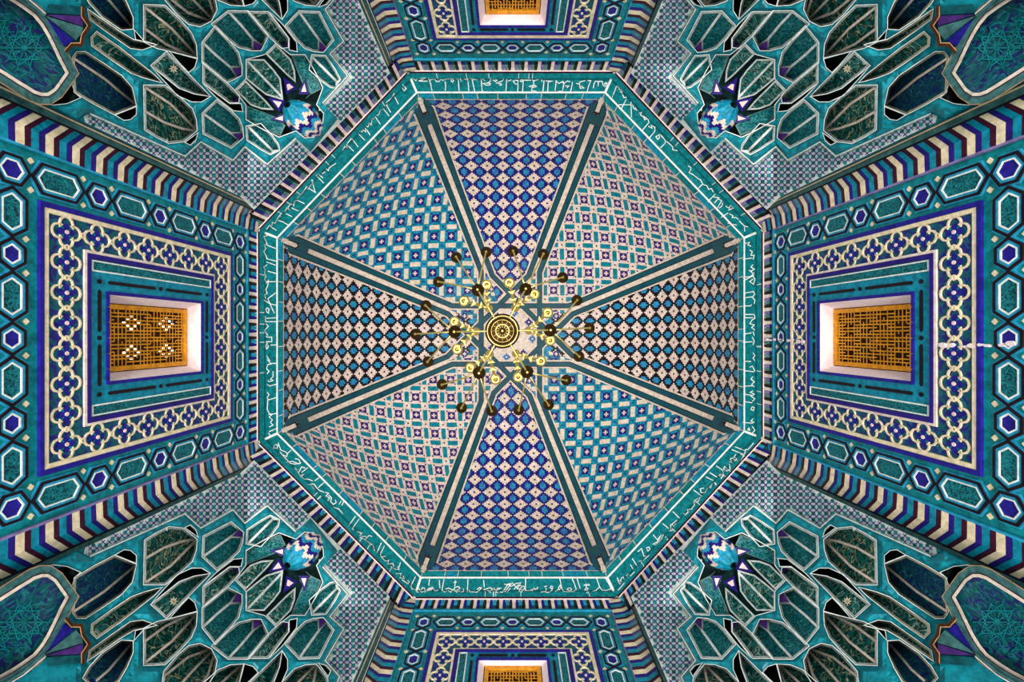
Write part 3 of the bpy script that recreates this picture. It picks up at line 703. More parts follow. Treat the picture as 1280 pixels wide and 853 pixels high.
    for kd, x, y, r in pcs:
        if kd != 'hex': continue
        for sx_ in (-1, 1):
            for sy_ in (-1, 1):
                u, v = (sx_*.145, sy_*.125)
                if r > 0: u, v = v, u*1.15
                c = (x+u, y-8+v)
                mb = MB(); plate(mb, [(c[0]+.028, c[1]), (c[0], c[1]+.028), (c[0]-.028, c[1]), (c[0], c[1]-.028)], 0, .012, 'cream_yellow', loc)
                mb.build('star_tile', wl)
    # flat fillets either side of the border
    mb = MB(); plate(mb, rect(full-.005, 7.72, 7.745), 0, .02, 'turquoise_light', loc); mb.build('fillet', wl)
    for x in (-1, 1):
        mb = MB(); plate(mb, rect(x*(full), HB, 7.72, x*(full-.03)), 0, .03, 'turquoise_light' if x*sgn > 0 else 'lilac', loc); mb.build('fillet', wl)
    # folded chevron bands at both ends of the wall
    c_in, c_f, c_out = (1.63, 1.77, 1.94) if sc == 1 else (1.50, 1.64, 1.81)
    for x in (-1, 1):
        nt += 1; t = empty('trim_%d' % nt, world=False); t.matrix_world = mat4 @ Matrix.Translation((x*c_f, 0, 0)); t['kind'] = 'structure'
        y = -.02; per = .262
        seq = [('cream_yellow', .30), ('ink_blue', .22), ('turquoise', .27), ('maroon', .21)]
        i = 0
        pz = {c_in: 0.03, c_f: 0.08, c_out: 0.02}
        while y > HB-8-.3:
            m, wd = seq[i % 4]; hh = per*wd
            key = ('chev', x, sc, m)
            if key not in MESH:
                mb = MB(); dy = .16; gp = .003
                A_ = [(x*(c_in-c_f), 0, pz[c_in]), (0, -.05, pz[c_f]), (x*(c_out-c_f), dy, pz[c_out])]
                for p, q in zip(A_, A_[1:]):
                    mb.face([p, q, (q[0], q[1]-hh+gp, q[2]), (p[0], p[1]-hh+gp, p[2])], m)
                    mb.face([(p[0], p[1]-hh+gp, p[2]), (q[0], q[1]-hh+gp, q[2]), (q[0], q[1]-hh+gp, q[2]-.03), (p[0], p[1]-hh+gp, p[2]-.03)], m)
                    mb.face([p, q, (q[0], q[1], q[2]-.03), (p[0], p[1], p[2]-.03)], m)
                o = mb.build('tmp'); MESH[key] = o.data; bpy.data.objects.remove(o); MESH[key].name = 'brick'
            mesh_child('brick', MESH[key], t, (0, y, 0)); y -= hh; i += 1
        mb = MB()
        for p, q in (((x*(c_in-c_f), .0), (0, .05)), ((0, .05), (x*(c_out-c_f), -.005))):
            mb.face([(p[0], .05, p[1]), (q[0], .05, q[1]), (q[0], HB-8-.1, q[1]), (p[0], HB-8-.1, p[1])], 'near_black')
        mb.build('mortar_bed', t)
        # slim mouldings between the chevrons and the corner vault; the near-black strip is painted shadow
        mb = MB(); z = pz[c_out]
        for (u0, u1, z0_, m) in ((0, .018, .02, 'near_black'), (.018, .07, .03, 'grey_teal'), (.07, .088, .045, 'cream_yellow'), (.088, .096, .045, 'maroon'), (.096, .14, .035, 'web_glaze')):
            xa, xb = x*(c_out-c_f+u0), x*(c_out-c_f+u1)
            mb.face([(xa, -.0, z0_), (xb, -.0, z0_), (xb, HB-8, z0_), (xa, HB-8, z0_)], m)
        mb.build('moulding', t)

# ------------------------------------------------------------------ corner vaults (muqarnas), traced once in the upper left corner
def hcor(a, b):
    hW = F*(X0W+8*TAU)/(a+F*TAU); hN = F*(X0N+8*TAU)/(b+F*TAU); hD = F*(X0D+8*TAU)/((a+b)/math.sqrt(2)+F*TAU)
    h = min(hW, hN, hD)
    # the vault swells back behind the arches
    dW = (b-0.468*a)*0.9; dN = (a-0.42*b)*0.9; dC = (a+b)/math.sqrt(2)-338
    d = max(0, min(dW, dN, dC*1.2)); t = min(1, d/110); return h+0.75*t*t*(3-2*t)
def mir(p): return (p[1]+232, p[0]-239)
def mirp(poly): return [mir(p) for p in poly][::-1]
CELLS = [ # polygon, tip, ridges, material, depth
 ('c1', [(308, 158), (326, 155), (340, 170), (348, 181), (349, 188), (338, 193), (325, 186), (309, 175)], (349, 192), [[(310, 158), (343, 191)]], 'arab_teal', .16, True),
 ('c2', [(271, 125), (288, 138), (299, 149), (303, 160), (304, 172), (289, 185), (254, 167), (253, 142)], (304, 175), [[(254, 142), (289, 167), (304, 166)], [(289, 167), (303, 180)]], 'arab_teal', .2, True),
 ('g1', [(253, 53), (269, 33), (287, 52), (298, 66), (302, 82), (302, 94), (284, 103), (253, 78)], (303, 96), [[(253, 53), (270, 69), (288, 84), (303, 84)], [(288, 84), (297, 98)]], 'arab_teal', .22, True),
 ('f1', [(254, 79), (284, 104), (299, 120), (298, 128), (287, 128), (254, 103)], (304, 131), [], 'arab_green', .2, True),
 ('i1', [(307, 100), (334, 127), (343, 138), (327, 137), (313, 132), (294, 113)], (350, 140), [], 'arab_green', .16, True),
 ('k', [(180, 107), (206, 107), (225, 122), (240, 136), (245, 150), (246, 163), (229, 177), (211, 179), (195, 171), (181, 162)], (250, 166), [[(181, 109), (213, 130), (246, 163)], [(181, 139), (205, 153), (228, 161), (246, 164)]], 'arab_gold', .32, True),
 ('m', [(208, 65), (235, 92), (262, 120), (243, 117), (224, 110), (189, 82)], (266, 124), [], 'arab_green', .24, True),
 ('n', [(180, 6), (206, 7), (224, 24), (239, 41), (245, 56), (246, 72), (213, 64), (196, 60), (180, 52)], (250, 76), [[(180, 8), (215, 36), (246, 70)], [(180, 35), (207, 55), (230, 66), (245, 72)]], 'arab_gold', .3, True),
 ('o', [(96, 65), (107, 65), (130, 80), (152, 95), (165, 110), (170, 132), (143, 143), (118, 130), (93, 115), (91, 72)], (176, 138), [[(92, 73), (130, 98), (170, 131)]], 'arab_deep', .38, True),
 ('p', [(121, 40), (150, 60), (193, 94), (202, 103), (180, 97), (164, 91), (140, 75), (115, 57), (114, 47)], (210, 108), [], 'arab_green', .26, True),
 ('q', [(110, 12), (150, 40), (167, 50), (195, 56), (178, 62), (163, 60), (140, 44), (112, 24)], (200, 62), [], 'arab_green', .26, True),
 ('o2', [(104, -10), (125, -30), (148, -14), (158, 3), (166, 22), (166, 36), (152, 37), (128, 21), (112, 4)], (170, 42), [[(120, -14), (136, 0), (165, 34)]], 'arab_deep', .34, True),
 ('d1', [(190, 84), (224, 111), (243, 118), (262, 121), (252, 127), (240, 127), (222, 119)], (255, 128), [], 'recess_shade', .35, False),
 ('d2', [(145, 144), (170, 134), (170, 143), (163, 149), (155, 150)], (170, 148), [], 'recess_shade', .35, False),
 ('d3', [(43, 119), (60, 121), (71, 115), (85, 95), (94, 117), (100, 122), (84, 129), (66, 131)], (96, 126), [], 'recess_shade', .4, False),
 ('d4', [(213, 65), (246, 74), (243, 84), (236, 90), (228, 82)], (246, 86), [], 'recess_shade', .35, False),
 ('d5', [(232, 178), (247, 167), (244, 176), (238, 181)], (247, 178), [], 'recess_shade', .3, False),
 ('d6', [(255, 106), (287, 130), (301, 130), (303, 139), (292, 138), (270, 121)], (305, 140), [], 'recess_shade', .25, False),
 ('d7', [(168, 38), (180, 52), (195, 55), (170, 49)], (195, 56), [], 'recess_shade', .3, False),
]
SYM = [ # cells on the corner's own axis
 ('s', [(205, -2), (222, 18), (236, 30), (250, 33), (264, 26), (271, 12), (268, -5), (255, -25), (240, -40), (200, -40)], (268, 28), [[(215, -30), (240, -2), (265, 24)], [(205, -8), (235, 16), (262, 26)], [(240, -34), (260, -6), (268, 20)]], 'arab_gold', .34),
]
NICHE_L = [(308, 75), (308, 98), (307, 100), (294, 113), (308, 131), (308, 149), (330, 162), (349, 171), (370, 163), (381, 172), (392, 171)]
NICHE = NICHE_L+[mir(p) for p in NICHE_L[::-1][:-1]]
PLATE_L = [(388, 190), (369, 172), (334, 204), (306, 182), (291, 199), (251, 176), (231, 194), (113, 141), (96, 150)]
SQ_LABEL = {(-1, -1): 'turquoise stalactite vault in the upper left corner, its striped boss pointing to the dome',
 (1, -1): 'turquoise stalactite vault in the upper right corner of the photo',
 (-1, 1): 'turquoise stalactite vault in the lower left corner of the photo',
 (1, 1): 'turquoise stalactite vault in the lower right corner of the photo'}
def linW(x, s): # outer edge of the left chevron band at pixel column x
    a = 638-x; h = F*(X0W+8*TAU)/(a+F*TAU); return (x, 419-s*F/h)
def linN(y, s):
    b = 419-y; h = F*(X0N+8*TAU)/(b+F*TAU); return (638-s*F/h, y)
CDTC = {}
def ccdt(key, outer, holes, step):
    if key not in CDTC: CDTC[key] = cdt(outer, holes, step)
    return CDTC[key]
sW, sN = 2.05, 1.92
# outline of the whole corner face
REG = [linW(x, sW) for x in (300, 250, 180, 100, 20, -60, -130)]+[(-130, -110)]+[linN(y, sN) for y in (-110, -60, 0, 40, 74)]
corn0 = (638-331, 419-146)
REG = [(317.5, 262.5)]+REG[0:]+[(487.5, 91.5)]
BORD = [p for p in PLATE_L]
# turquoise plate: boundary toward the lattice, then the outside of the region
low = [(96, 150), (60, 131.5), (20, 113), (-60, 76), (-130, 46)]
PL = [(388, 190)]+PLATE_L[1:]+low[1:]+[(-130, -110)]
PR = [mir(p) for p in PLATE_L]
PLATE = PL+[(420, -110)]+[(388, -110)]*0+PR[::-1][1:]
PLATE = PL+[(360, -110)]+[(x, y) for x, y in PR[::-1]]
MEDAL = [(-60, 52), (-20, 76), (0, 88), (22, 102), (43, 115), (52, 118), (60, 118), (69, 112), (77, 101), (84, 91), (76, 76), (68, 59), (60, 43), (52, 30), (43, 19), (28, 8), (14, -1), (-10, -14), (-60, -40)]
def build_corner(sx, sy):
    adj = {(-1, -1): (0, 0), (1, -1): (0, 0), (-1, 1): (0, 0), (1, 1): (0, 0)}[(sx, sy)]
    def CF(x, y, z):
        a, b = 638-x, 419-y
        return P(sx*(a+adj[0]), sy*(b+adj[1]), hcor(a, b)+z)
    root = empty('muqarnas_vault', CF(250, 100, .2)); root['label'] = SQ_LABEL[(sx, sy)]; root['category'] = 'vault'; root['group'] = 'stalactite corner vaults'
    # ground of the lattice field (cream grout) and everything behind
    V, T = ccdt('reg', REG, [], 7)
    keep = []
    for t in T:
        c = (sum(V[i][0] for i in t)/3, sum(V[i][1] for i in t)/3)
        if not (inpoly(c, PLATE) and polyd(c, PLATE) > 5): keep.append((t, c[0] < 106))
    par = {}
    def find(a_):
        while par.setdefault(a_, a_) != a_: a_ = par[a_]
        return a_
    for t, g_ in keep:
        for i in t[1:]: par[find((i, g_))] = find((t[0], g_))
    grp = {}
    for t, g_ in keep: grp.setdefault((find((t[0], g_)), g_), []).append(t)
    for (r_, g_), ts in grp.items():
        mb = MB()
        for t in ts: mb.face([CF(V[i][0], V[i][1], 0.03) for i in t], 'web_glaze' if g_ else 'white_line')
        mb.build('plain_glaze' if g_ else 'lattice_ground', root)
    mb = MB(); q = [(325, 268), (-140, 60), (-140, -120), (400, -120), (495, 88)]
    V, T = ccdt('backing', q, [], 30)
    for t in T: mb.face([CF(V[i][0], V[i][1], 1.3) for i in t], 'recess_shade')
    mb.build('backing_masonry', root)
    # star-lattice tiles: octagons and little crosses in turn
    mb = MB(); mx_ = MB(); q = 5.6; ca = math.cos(math.radians(45))
    for i in range(-60, 120):
        for j in range(-80, 80):
            u, v = i*q, j*q
            x = 340+(u)*0.78+v*0.42*0; y = 200+0
            # grid runs along the ring side (diagonal) and square to it
            x = 402-(u*ca)-(v*ca); y = 172-(u*ca)+(v*ca)
            if not (112 < x < 500 and -60 < y < 280): continue
            if not inpoly((x, y), REG) or inpoly((x, y), PLATE) or polyd((x, y), PLATE) < 2.6 or polyd((x, y), REG) < 1.5: continue
            if (i+j) % 2 == 0:
                mb.face([CF(x+2.7*math.cos(k*math.pi/3+.26), y+2.7*math.sin(k*math.pi/3+.26), -.012) for k in range(6)], 'teal' if (i*7+j*3) % 4 else 'teal_dark')
            else:
                for s_ in (1, -1):
                    d = 2.4; wv = .62
                    A = (x-d*1, y-d*s_); B = (x+d*1, y+d*s_); nx_, ny_ = (-s_*wv*.7, wv*.7)
                    mx_.face([CF(A[0]+nx_, A[1]+ny_, -.012), CF(B[0]+nx_, B[1]+ny_, -.012), CF(B[0]-nx_, B[1]-ny_, -.012), CF(A[0]-nx_, A[1]-ny_, -.012)], 'ink_blue')
    mb.build('lattice_tiles', root, kind='stuff'); mx_.build('lattice_crosses', root, kind='stuff')
    # all recessed cells, and the turquoise plate pierced by them
    cells = []
    for c in CELLS:
        cells.append(c)
        cells.append((c[0]+'_', mirp(c[1]), mir(c[2]), [[mir(p) for p in l] for l in c[3]], c[4], c[5], c[6]))
    for c in SYM: cells.append((*c, True))
    inn = {'i1', 'i1_'}
    holes = [c[1] for c in cells if c[0] not in inn]+[NICHE, MEDAL, mirp(MEDAL)]
    holes = [h for h in holes if max(p[0] for p in h) > -60]
    key = 'plate'
    V, T = ccdt(key, PLATE, holes, 6)
    mb = MB()
    ctr = {}
    def wz(i):
        if i not in ctr: ctr[i] = -.03-.06*min(9, min([polyd(V[i], h_) for h_ in holes]+[polyd(V[i], PLATE)]))/9
        return ctr[i]
    if 'wz' in CDTC: ctr = CDTC['wz']
    CDTC['wz'] = ctr
    for t in T:
        c = (sum(V[i][0] for i in t)/3, sum(V[i][1] for i in t)/3)
        mb.face([CF(V[i][0], V[i][1], wz(i)) for i in t], 'web_glaze')
    # rims of the plate and its light edging
    for p, q in zip(PLATE, PLATE[1:]+PLATE[:1]): mb.face([CF(*p, -.05), CF(*q, -.05), CF(*q, .06), CF(*p, .06)], 'turquoise_green')
    mb.build('turquoise_web', root)
    mb = MB()
    for h_ in holes:
        q = dens(h_, 8, True); s1_ = 1 if sum((q[i][0]*q[(i+1) % len(q)][1]-q[(i+1) % len(q)][0]*q[i][1]) for i in range(len(q))) > 0 else -1
        stroke(mb, offs(q, -s1_*.55, True), .5, -.056, 'white_line', CF, closed=True)
    mb.build('web_bead', root)
    for pl in (PLATE_L[1:-1], [mir(p) for p in PLATE_L[1:-1]]):
        mb = MB(); q = dens(pl, 8); stroke(mb, offs(q, -1.2), .55, -.058, 'white_line', CF); 
        stroke(mb, offs(q, -3.2) if True else q, .45, -.056, 'grey_green', CF)
        mb.build('web_edging', root)
    def depthf(tip, poly, D, ridges):
        L = max(math.dist(p, tip) for p in poly)
        def f(x, y):
            u = 1-math.dist((x, y), tip)/L; u = max(0, min(1, u))
            d = D*1.35*u**1.5+.012
            if ridges:
                rd = min(segd((x, y), l[i], l[i+1]) for l in ridges for i in range(len(l)-1))
                d += min(rd, 10)*.005
            return d
        return f
    for name, poly, tip, ridges, m, D, rim in cells:
        if min(p[0] for p in poly) > 640 or max(p[1] for p in poly) < -30 or max(p[0] for p in poly) < -5: continue
        df = depthf(tip, poly, D, ridges)
        V, T = ccdt(name, poly, [], 6)
        if m == 'recess_shade':
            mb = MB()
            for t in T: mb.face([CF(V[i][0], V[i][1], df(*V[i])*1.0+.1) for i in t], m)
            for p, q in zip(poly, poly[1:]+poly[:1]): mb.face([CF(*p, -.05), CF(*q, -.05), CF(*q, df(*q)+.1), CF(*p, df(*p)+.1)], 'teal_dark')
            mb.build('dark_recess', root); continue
        mb = MB()
        for t in T: mb.face([CF(V[i][0], V[i][1], df(*V[i])) for i in t], m)
        pd = dens(poly, 6, True)
        z0 = .1 if name in inn else -.05
        for p, q in zip(pd, pd[1:]+pd[:1]): mb.face([CF(*p, -.05 if name not in inn else df(*p)+.1), CF(*q, -.05 if name not in inn else df(*q)+.1), CF(*q, df(*q)), CF(*p, df(*p))], 'teal_dark')
        o = mb.build('muqarnas_cell', root)
        if rim:
            big = name[0] in 'ko' or name[:2] == 'n'
            lw = 1.3 if max(math.dist(p, tip) for p in poly) > 60 else 0.95
            mr = MB(); zf = lambda x, y: df(x, y)-.014
            c0 = (sum(p[0] for p in poly)/len(poly), sum(p[1] for p in poly)/len(poly))
            s_in = 1 if sum((poly[i][0]*poly[(i+1) % len(poly)][1]-poly[(i+1) % len(poly)][0]*poly[i][1]) for i in range(len(poly))) > 0 else -1
            stroke(mr, offs(pd, s_in*lw, True), lw*.8, zf, 'white_line' if name[0] in 'cgfi' else 'cream_yellow' if name[0] in 'opq' else 'white_line', CF, closed=True)
            x_ = mr.build('rim', root); x_.parent = o
            for l in ridges:
                mr = MB(); stroke(mr, dens(l, 6), 1.5 if len(l) > 2 or name[:2] == 'c1' else 1.1, lambda x, y: df(x, y)-.022, 'cream' if D > .25 else 'white_line', CF, thick=.015)
                x_ = mr.build('rib', root); x_.parent = o
    # purple triangles at the heads of the small cells
    for tri in ([(290, 167), (303, 167), (303, 179)], [(290, 85), (302, 85), (301, 94), (297, 96)], [(289, 128), (298, 121), (302, 131)]):
        for tt in (tri, mirp(tri)):
            mb = MB(); plate(mb, tt, None, .1, 'purple', CF); mb.build('tile', root)
    # painted star on the flower cell
    for c in ((217, 86), mir((217, 86))):
        mb = MB()
        for k in range(8):
            a = k*math.pi/4; mb.face([CF(c[0]+r*math.cos(a+d), c[1]+r*math.sin(a+d), .02) for r, d in ((.5, 0), (3, -.3), (6, 0), (3, .3))], 'cream_yellow')
        mb.build('painted_star', root)
    # niche round the boss
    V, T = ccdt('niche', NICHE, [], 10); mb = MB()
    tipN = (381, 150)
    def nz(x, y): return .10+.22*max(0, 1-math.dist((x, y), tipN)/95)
    for t in T: mb.face([CF(V[i][0], V[i][1], nz(*V[i])) for i in t], 'recess_shade')
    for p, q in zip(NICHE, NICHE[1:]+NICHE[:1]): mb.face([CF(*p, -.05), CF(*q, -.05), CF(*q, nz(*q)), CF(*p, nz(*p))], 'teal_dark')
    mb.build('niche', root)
    def both(p): return [p, mirp(p)]
    Hc = [(308, 75), (330, 75), (342, 88), (350, 99), (353, 124), (333, 118), (320, 108), (308, 98)]
    dz = lambda x, y: .02+.12*max(0, 1-math.dist((x, y), (358, 128))/70)
    V, T = ccdt('H', Hc, [], 7); mb = MB()
    for t in T: mb.face([CF(V[i][0], V[i][1], dz(*V[i])) for i in t], 'arab_green')
    pd = dens(Hc, 6, True)
    for p, q in zip(pd, pd[1:]+pd[:1]): mb.face([CF(*p, nz(*p)+.05), CF(*q, nz(*q)+.05), CF(*q, dz(*q)), CF(*p, dz(*p))], 'teal_dark')
    o = mb.build('muqarnas_cell', root)
    mr = MB(); stroke(mr, pd, 1.0, lambda x, y: dz(x, y)-.014, 'white_line', CF, closed=True); mr.build('rim', root).parent = o
    mr = MB(); stroke(mr, dens([(309, 76), (353, 122)], 6), 1.4, lambda x, y: dz(x, y)-.02, 'white_line', CF, thick=.015); mr.build('rib', root).parent = o
    for j in both([(309, 133), (327, 140), (344, 147), (356, 157), (350, 169), (332, 162), (309, 148)]):
        mb = MB(); plate(mb, j, .2, .08, 'arab_teal', CF); o = mb.build('muqarnas_cell', root)
        mr = MB(); stroke(mr, dens(j, 6, True), .7, .068, 'grey_green', CF, closed=True); mr.build('rim', root).parent = o
    for l in ([(309, 133), (335, 150), (356, 154)], [(330, 163), (340, 150), (352, 143)], [(350, 170), (356, 157), (362, 150)]):
        for ll in (l, [mir(p) for p in l]):
            mb = MB(); stroke(mb, dens(ll, 6), .8, lambda x, y: nz(x, y)-.05-.03, 'grey_green', CF, thick=.02); mb.build('rib', root)
    for tri in ([(335, 122), (357, 126), (349, 140)], [(337, 149), (357, 141), (357, 154)]):
        for tt in both(tri):
            c = (sum(p[0] for p in tt)/3, sum(p[1] for p in tt)/3)
            mb = MB(); plate(mb, tt, .12, .03, 'ink_blue', CF)
            plate(mb, [lerp2(c, p, .52) for p in tt], .03, .015, 'cream_pink', CF)
            mb.build('triangle_tile', root)
    # striped fluted boss
    A = CF(359, 131, -.16); B = CF(399, 167, .12); ax = (B-A); n_ax = ax.normalized()
    e1 = Vector((sx*1.0, -sy*1.0, 0)).normalized(); e2 = n_ax.cross(e1).normalized()
    rr = [.05, .13, .18, .205, .215, .21, .195, .17, .12, .04]; NR = len(rr); NS = 48
    mb = MB()
    bandc = ['turquoise', 'turquoise_light', 'cream', 'ink_blue', 'turquoise_light', 'cream', 'ink_blue', 'cream_pink', 'ink_blue', 'maroon']
    NV = 60
    def rad(t):
        f = t*(NR-1); i = min(NR-2, int(f)); return lerp(rr[i], rr[i+1], f-i)
    def BP(t, k):
        ph = 2*math.pi*k/NS; r = rad(t)*(1+.05*math.cos(8*ph+.0)); return A+ax*t+e1*r*math.cos(ph)+e2*r*math.sin(ph)
    for i in range(NV):
        for k in range(NS):
            t0, t1 = i/NV, (i+1)/NV
            zig = abs(((k+.5) % 6)-3)/3*.12
            bi = int(max(0, min(.999, (t0+.5/NV)-zig*1.0+.04))*len(bandc))
            mb.face([BP(t0, k), BP(t0, k+1), BP(t1, k+1), BP(t1, k)], bandc[bi])
    mb.build('boss', root)
    # the two big arabesque medallions at the foot of the vault
    for md in (MEDAL, mirp(MEDAL)):
        if max(p[1] for p in md) < -20: continue
        V, T = ccdt('md', MEDAL, [], 12); mb = MB()
        for t in T: mb.face([CF(V[i][0], V[i][1], .05) for i in t], 'arab_panel')
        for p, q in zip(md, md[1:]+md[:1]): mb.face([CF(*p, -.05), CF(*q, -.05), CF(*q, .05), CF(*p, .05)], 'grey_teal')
        o = mb.build('medallion', root)
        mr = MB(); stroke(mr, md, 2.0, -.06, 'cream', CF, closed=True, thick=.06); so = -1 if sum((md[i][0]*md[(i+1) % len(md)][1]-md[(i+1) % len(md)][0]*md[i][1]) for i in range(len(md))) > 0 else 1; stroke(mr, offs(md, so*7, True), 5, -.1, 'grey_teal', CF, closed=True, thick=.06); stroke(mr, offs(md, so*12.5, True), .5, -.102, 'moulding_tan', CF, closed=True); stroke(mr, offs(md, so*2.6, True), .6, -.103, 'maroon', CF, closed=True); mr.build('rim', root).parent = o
        # interlaced star strapwork on the medallion
        mr = MB()
        for c, R in (((30, 60), 30), ((-12, 40), 30)):
            for k in range(5):
                a = k*math.pi/5; pts = [(c[0]+R*math.cos(a), c[1]+R*math.sin(a)), (c[0]-R*math.cos(a), c[1]-R*math.sin(a))]
                pts = [p for p in dens(pts, 4) if inpoly(p, MEDAL) and polyd(p, MEDAL) > 4]
                if len(pts) > 2: stroke(mr, pts, .8, .035, 'teal', CF)
            for k in range(10):
                a = k*math.pi/5; b2 = a+3*math.pi/5; R2 = R*.8
                pts = [p for p in dens([(c[0]+R2*math.cos(a), c[1]+R2*math.sin(a)), (c[0]+R2*math.cos(b2), c[1]+R2*math.sin(b2))], 4) if inpoly(p, MEDAL) and polyd(p, MEDAL) > 4]
                if len(pts) > 2: stroke(mr, pts, .6, .037, 'turquoise_green', CF)
        mr.build('strapwork', root).parent = o
    # fluted bracket between the medallions
    for poly, m, z in (([(57, 18), (103, 20), (104, 33)], 'purple', -.13), ([(57, 20), (104, 34), (103, 41), (95, 50)], 'grey_teal', -.15), ([(58, 22), (92, 50), (86, 55), (80, 58)], 'cobalt', -.13), ([(57, 16), (60, 5), (100, 8), (103, 19)], 'teal_dark', -.12)):
        mb = MB(); plate(mb, poly, .0, z, m, CF); mb.build('flute', root)
    mb = MB(); stroke(mb, [(82, 65), (90, 56), (102, 56), (104, 44), (112, 32), (104, 20), (104, 8)], 2.2, -.17, 'brown_wood', CF, thick=.1)
    stroke(mb, offs([(82, 65), (90, 56), (102, 56), (104, 44), (112, 32), (104, 20), (104, 8)], -2.2), .6, -.175, 'moulding_tan', CF); mb.build('bracket_edge', root)
    mb = MB(); stroke(mb, [(57, 19), (30, -4), (0, -22), (-30, -40)], 2.5, -.14, 'grey_teal', CF, thick=.08); stroke(mb, [(57, 17), (30, -6), (0, -24), (-30, -42)], .6, -.15, 'cream_pink', CF); mb.build('bracket_spine', root)
for sx in (-1, 1):
    for sy in (-1, 1): build_corner(sx, sy)

# ------------------------------------------------------------------ chandelier
CH = (-10, -5)
def lathe(mb, c, prof_, m, seg=24, ax=None):
    for (r0, z0, *mm0), (r1, z1, *mm1) in zip(prof_, prof_[1:]):
        mm = mm1[0] if mm1 else m
        for k in range(seg):
            a0, a1 = 2*math.pi*k/seg, 2*math.pi*(k+1)/seg
            q = [Vector((r0*math.cos(a0), r0*math.sin(a0), z0)), Vector((r0*math.cos(a1), r0*math.sin(a1), z0)), Vector((r1*math.cos(a1), r1*math.sin(a1), z1)), Vector((r1*math.cos(a0), r1*math.sin(a0), z1))]
            mb.face([c+p for p in q], mm)
def tube(mb, pts, rads, m, seg=8):
    pts = [Vector(p) for p in pts]; rings = []
    for i, p in enumerate(pts):
        t = (pts[min(i+1, len(pts)-1)]-pts[max(i-1, 0)]).normalized()
        u = t.cross(Vector((0, 0, 1))); u = u.normalized() if u.length > .05 else Vector((1, 0, 0)); v = t.cross(u)
        r = rads[i] if isinstance(rads, (list, tuple)) else rads
        rings.append([p+u*r*math.cos(2*math.pi*k/seg)+v*r*math.sin(2*math.pi*k/seg) for k in range(seg)])
    for A, B in zip(rings, rings[1:]):
        for k in range(seg): mb.face([A[k], A[(k+1) % seg], B[(k+1) % seg], B[k]], m)
def bez(a, b, c, d, n=12):
    out = []
    for i in range(n+1):
        t = i/n; s = 1-t; out.append(a*s**3+b*3*s*s*t+c*3*s*t*t+d*t**3)
    return out
hub = P(CH[0], CH[1], 7.4)
ch = empty('chandelier', hub); ch['label'] = 'brass many-armed chandelier with candle lamps hanging from the centre of the dome'; ch['category'] = 'chandelier'
mb = MB()
lathe(mb, hub, [(.0, -.06), (.02, -.055, 'brass'), (.04, -.02, 'bronze'), (.09, .0, 'bronze'), (.1, -.012, 'brass'), (.16, .02, 'bronze'), (.165, .0, 'brass'), (.17, .02, 'bronze'), (.215, .03, 'bronze'), (.228, .03, 'brass'), (.255, .06, 'bronze'), (.24, .12, 'brass'), (.1, .2, 'brass'), (.03, .3, 'brass')], 'bronze', 32)
bowl = mb.build('bowl', ch, smooth=True)
mb = MB()
for k in range(12):
    a = k*math.pi/6; d = Vector((math.cos(a), math.sin(a), 0))
    tube(mb, [hub+d*.045+Vector((0, 0, -.014)), hub+d*.1+Vector((0, 0, -.016)), hub+d*.16+Vector((0, 0, .008))], .004, 'brass', 6)
mb.build('radial_wires', bowl, org=(hub.x, hub.y, hub.z)) if False else mb.build('radial_wires', ch)
apex = Vector((hub.x, hub.y, H1+HD+EYE-.02))
mb = MB(); tube(mb, [hub+Vector((0, 0, .1)), apex], .022, 'brass', 10)
for z in (1.0, 1.6, 2.2, 2.9): lathe(mb, hub+Vector((0, 0, z)), [(.02, -.08), (.06, -.03), (.07, 0), (.05, .04), (.02, .08)], 'brass', 14)
mb.build('stem', ch, smooth=True)
mb = MB(); lathe(mb, apex, [(.03, -.12), (.09, -.06), (.13, -.0), (.13, .02)], 'brass', 20); mb.build('ceiling_rose', ch, smooth=True)
def cup(parent, c, r, body='bronze', lit=True):
    mb = MB(); lathe(mb, c, [(.0, -.045), (.012, -.045, 'brass'), (.02, -.025, 'brass'), (r*.7, -.01), (r, .02), (r*.96, .035, 'brass'), (r*.5, .05), (.02, .05)], body, 16)
    o = mb.build('cup', ch, smooth=True); o.parent = parent
    if lit:
        mb = MB(); lathe(mb, c, [(.018, .04), (.018, .14)], 'cream', 10); lathe(mb, c+Vector((0, 0, .14)), [(.012, 0), (.022, .03), (.016, .07), (.0, .1)], 'glass_bulb', 10)
        o = mb.build('candle', ch); o.parent = parent
def pol(r, deg, h):
    a = math.radians(deg); return P(CH[0]+r*math.cos(a), CH[1]-r*math.sin(a), h)
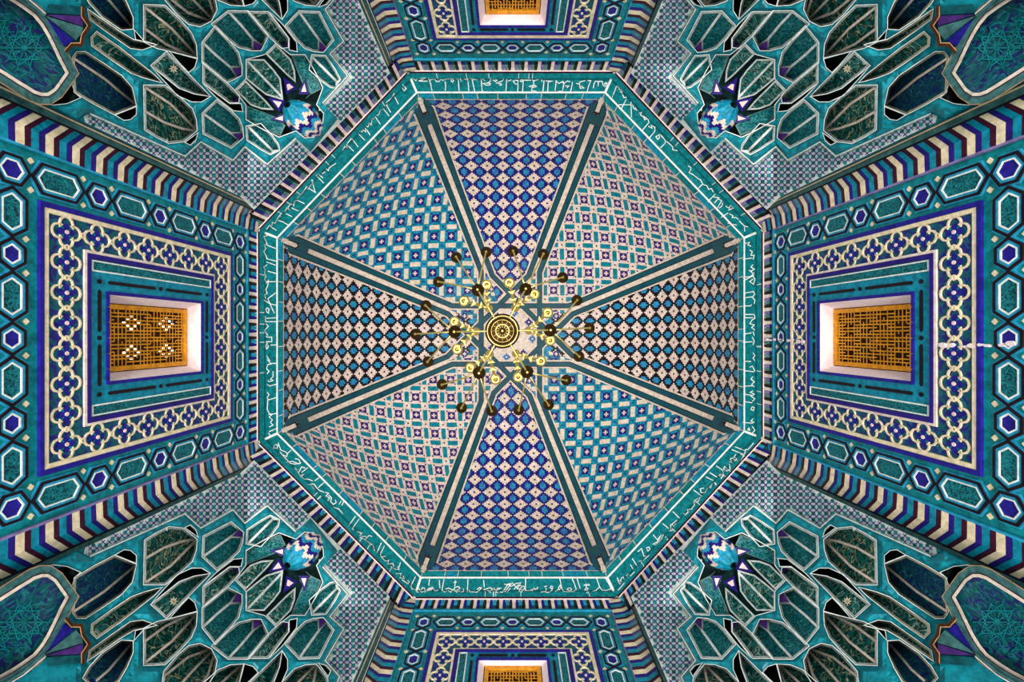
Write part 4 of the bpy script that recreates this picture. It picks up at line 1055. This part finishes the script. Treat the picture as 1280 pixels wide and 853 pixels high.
for k in range(6):
    d0 = 60*k+1
    # lower scroll arm from the bowl to the dark dish, and node
    node = pol(33, d0, 7.75); dish = pol(60, d0, 7.62)
    mb = MB(); A = hub+Vector((0, 0, .1)); dirv = (dish-hub); dirv.z = 0; dirv.normalize()
    tube(mb, bez(A+dirv*.15, A+dirv*.3+Vector((0, 0, -.12)), dish-dirv*.2+Vector((0, 0, -.16)), dish), [.014]*13, 'brass')
    arm = mb.build('arm', ch, smooth=True); 
    mb = MB(); lathe(mb, dish, [(0, -.07), (.02, -.065, 'brass'), (.035, -.04), (.085, -.01), (.1, .03), (.09, .045, 'brass'), (.03, .06)], 'bronze', 18); o = mb.build('dish', ch, smooth=True); o.parent = arm
    for dd in (-20, 0, 20):
        c = pol(101 if dd else 109, d0+dd*1.02+1, 8.0); v = (c-dish); v.z = 0; L_ = v.length; v.normalize()
        mb = MB(); tube(mb, bez(dish+Vector((0, 0, .03)), dish+v*L_*.35+Vector((0, 0, -.06)), c-v*.2+Vector((0, 0, -.15)), c+Vector((0, 0, -.04))), [.012]*13, 'brass')
        a2 = mb.build('branch', ch, smooth=True); a2.parent = arm
        cup(arm, c, .088)
    # upper tier
    mb = MB(); A = hub+Vector((0, 0, .75)); nd = pol(33, d0, 7.9); v = nd-A; v.z = 0; v.normalize()
    tube(mb, bez(A, A+v*.15+Vector((0, 0, -.3)), nd+Vector((0, 0, -.3))-v*.1, nd), [.016]*13, 'brass')
    lathe(mb, nd, [(0, -.09), (.02, -.08), (.045, -.03), (.065, .01), (.05, .05), (.02, .09)], 'brass', 16)
    arm2 = mb.build('arm', ch, smooth=True)
    for dd in (-16, 17):
        c = pol(61, d0+dd+4, 8.45); v = (c-nd); v.z = 0; v.normalize()
        mb = MB(); tube(mb, bez(nd, nd+v*.12+Vector((0, 0, -.1)), c-v*.1+Vector((0, 0, -.22)), c+Vector((0, 0, -.03))), [.018, .02, .024, .026, .026, .026, .024, .022, .022, .02, .018, .018, .018], 'brass')
        tube(mb, bez(nd+Vector((0, 0, .1)), nd+v*.25+Vector((0, 0, .3)), c-v*.18+Vector((0, 0, .1)), c+Vector((0, 0, .0))), [.014]*13, 'brass')
        b2 = mb.build('branch', ch, smooth=True); b2.parent = arm2
        mb = MB(); pv = Vector((-v.y, v.x, 0)); L2 = (Vector((c.x, c.y, 0))-Vector((nd.x, nd.y, 0))).length
        for q_ in (.22, .5, .78):
            for sg in (-1, 1):
                o_ = nd+v*L2*q_+Vector((0, 0, -.06+.25*q_)); tip_ = o_+pv*sg*.06+v*.05; md_ = o_+pv*sg*.035+v*.005+Vector((0, 0, -.012))
                mb.face([o_-v*.012, md_, tip_, o_+v*.035], 'brass'); mb.face([o_+v*.035, tip_, md_+Vector((0, 0, .025)), o_-v*.012], 'bronze')
        b3 = mb.build('leaves', ch); b3.parent = arm2
        mb = MB(); lathe(mb, c, [(.035, -.02), (.06, -.03), (.092, .0), (.085, .02), (.045, .02)], 'brass', 16); o = mb.build('drip_ring', ch, smooth=True); o.parent = arm2
        cup(arm2, c, .05)
for o in bpy.data.objects:
    if '_world' in o: del o['_world']
for l in (('chandelier_glow', (hub.x, hub.y, hub.z+1.2), 1),):
    pl = bpy.data.lights.new(l[0], 'POINT'); pl.energy = l[2]; pl.shadow_soft_size = .5; pl.color = (1, .9, .75)
    po = bpy.data.objects.new(l[0], pl); po.location = l[1]; COL.objects.link(po)
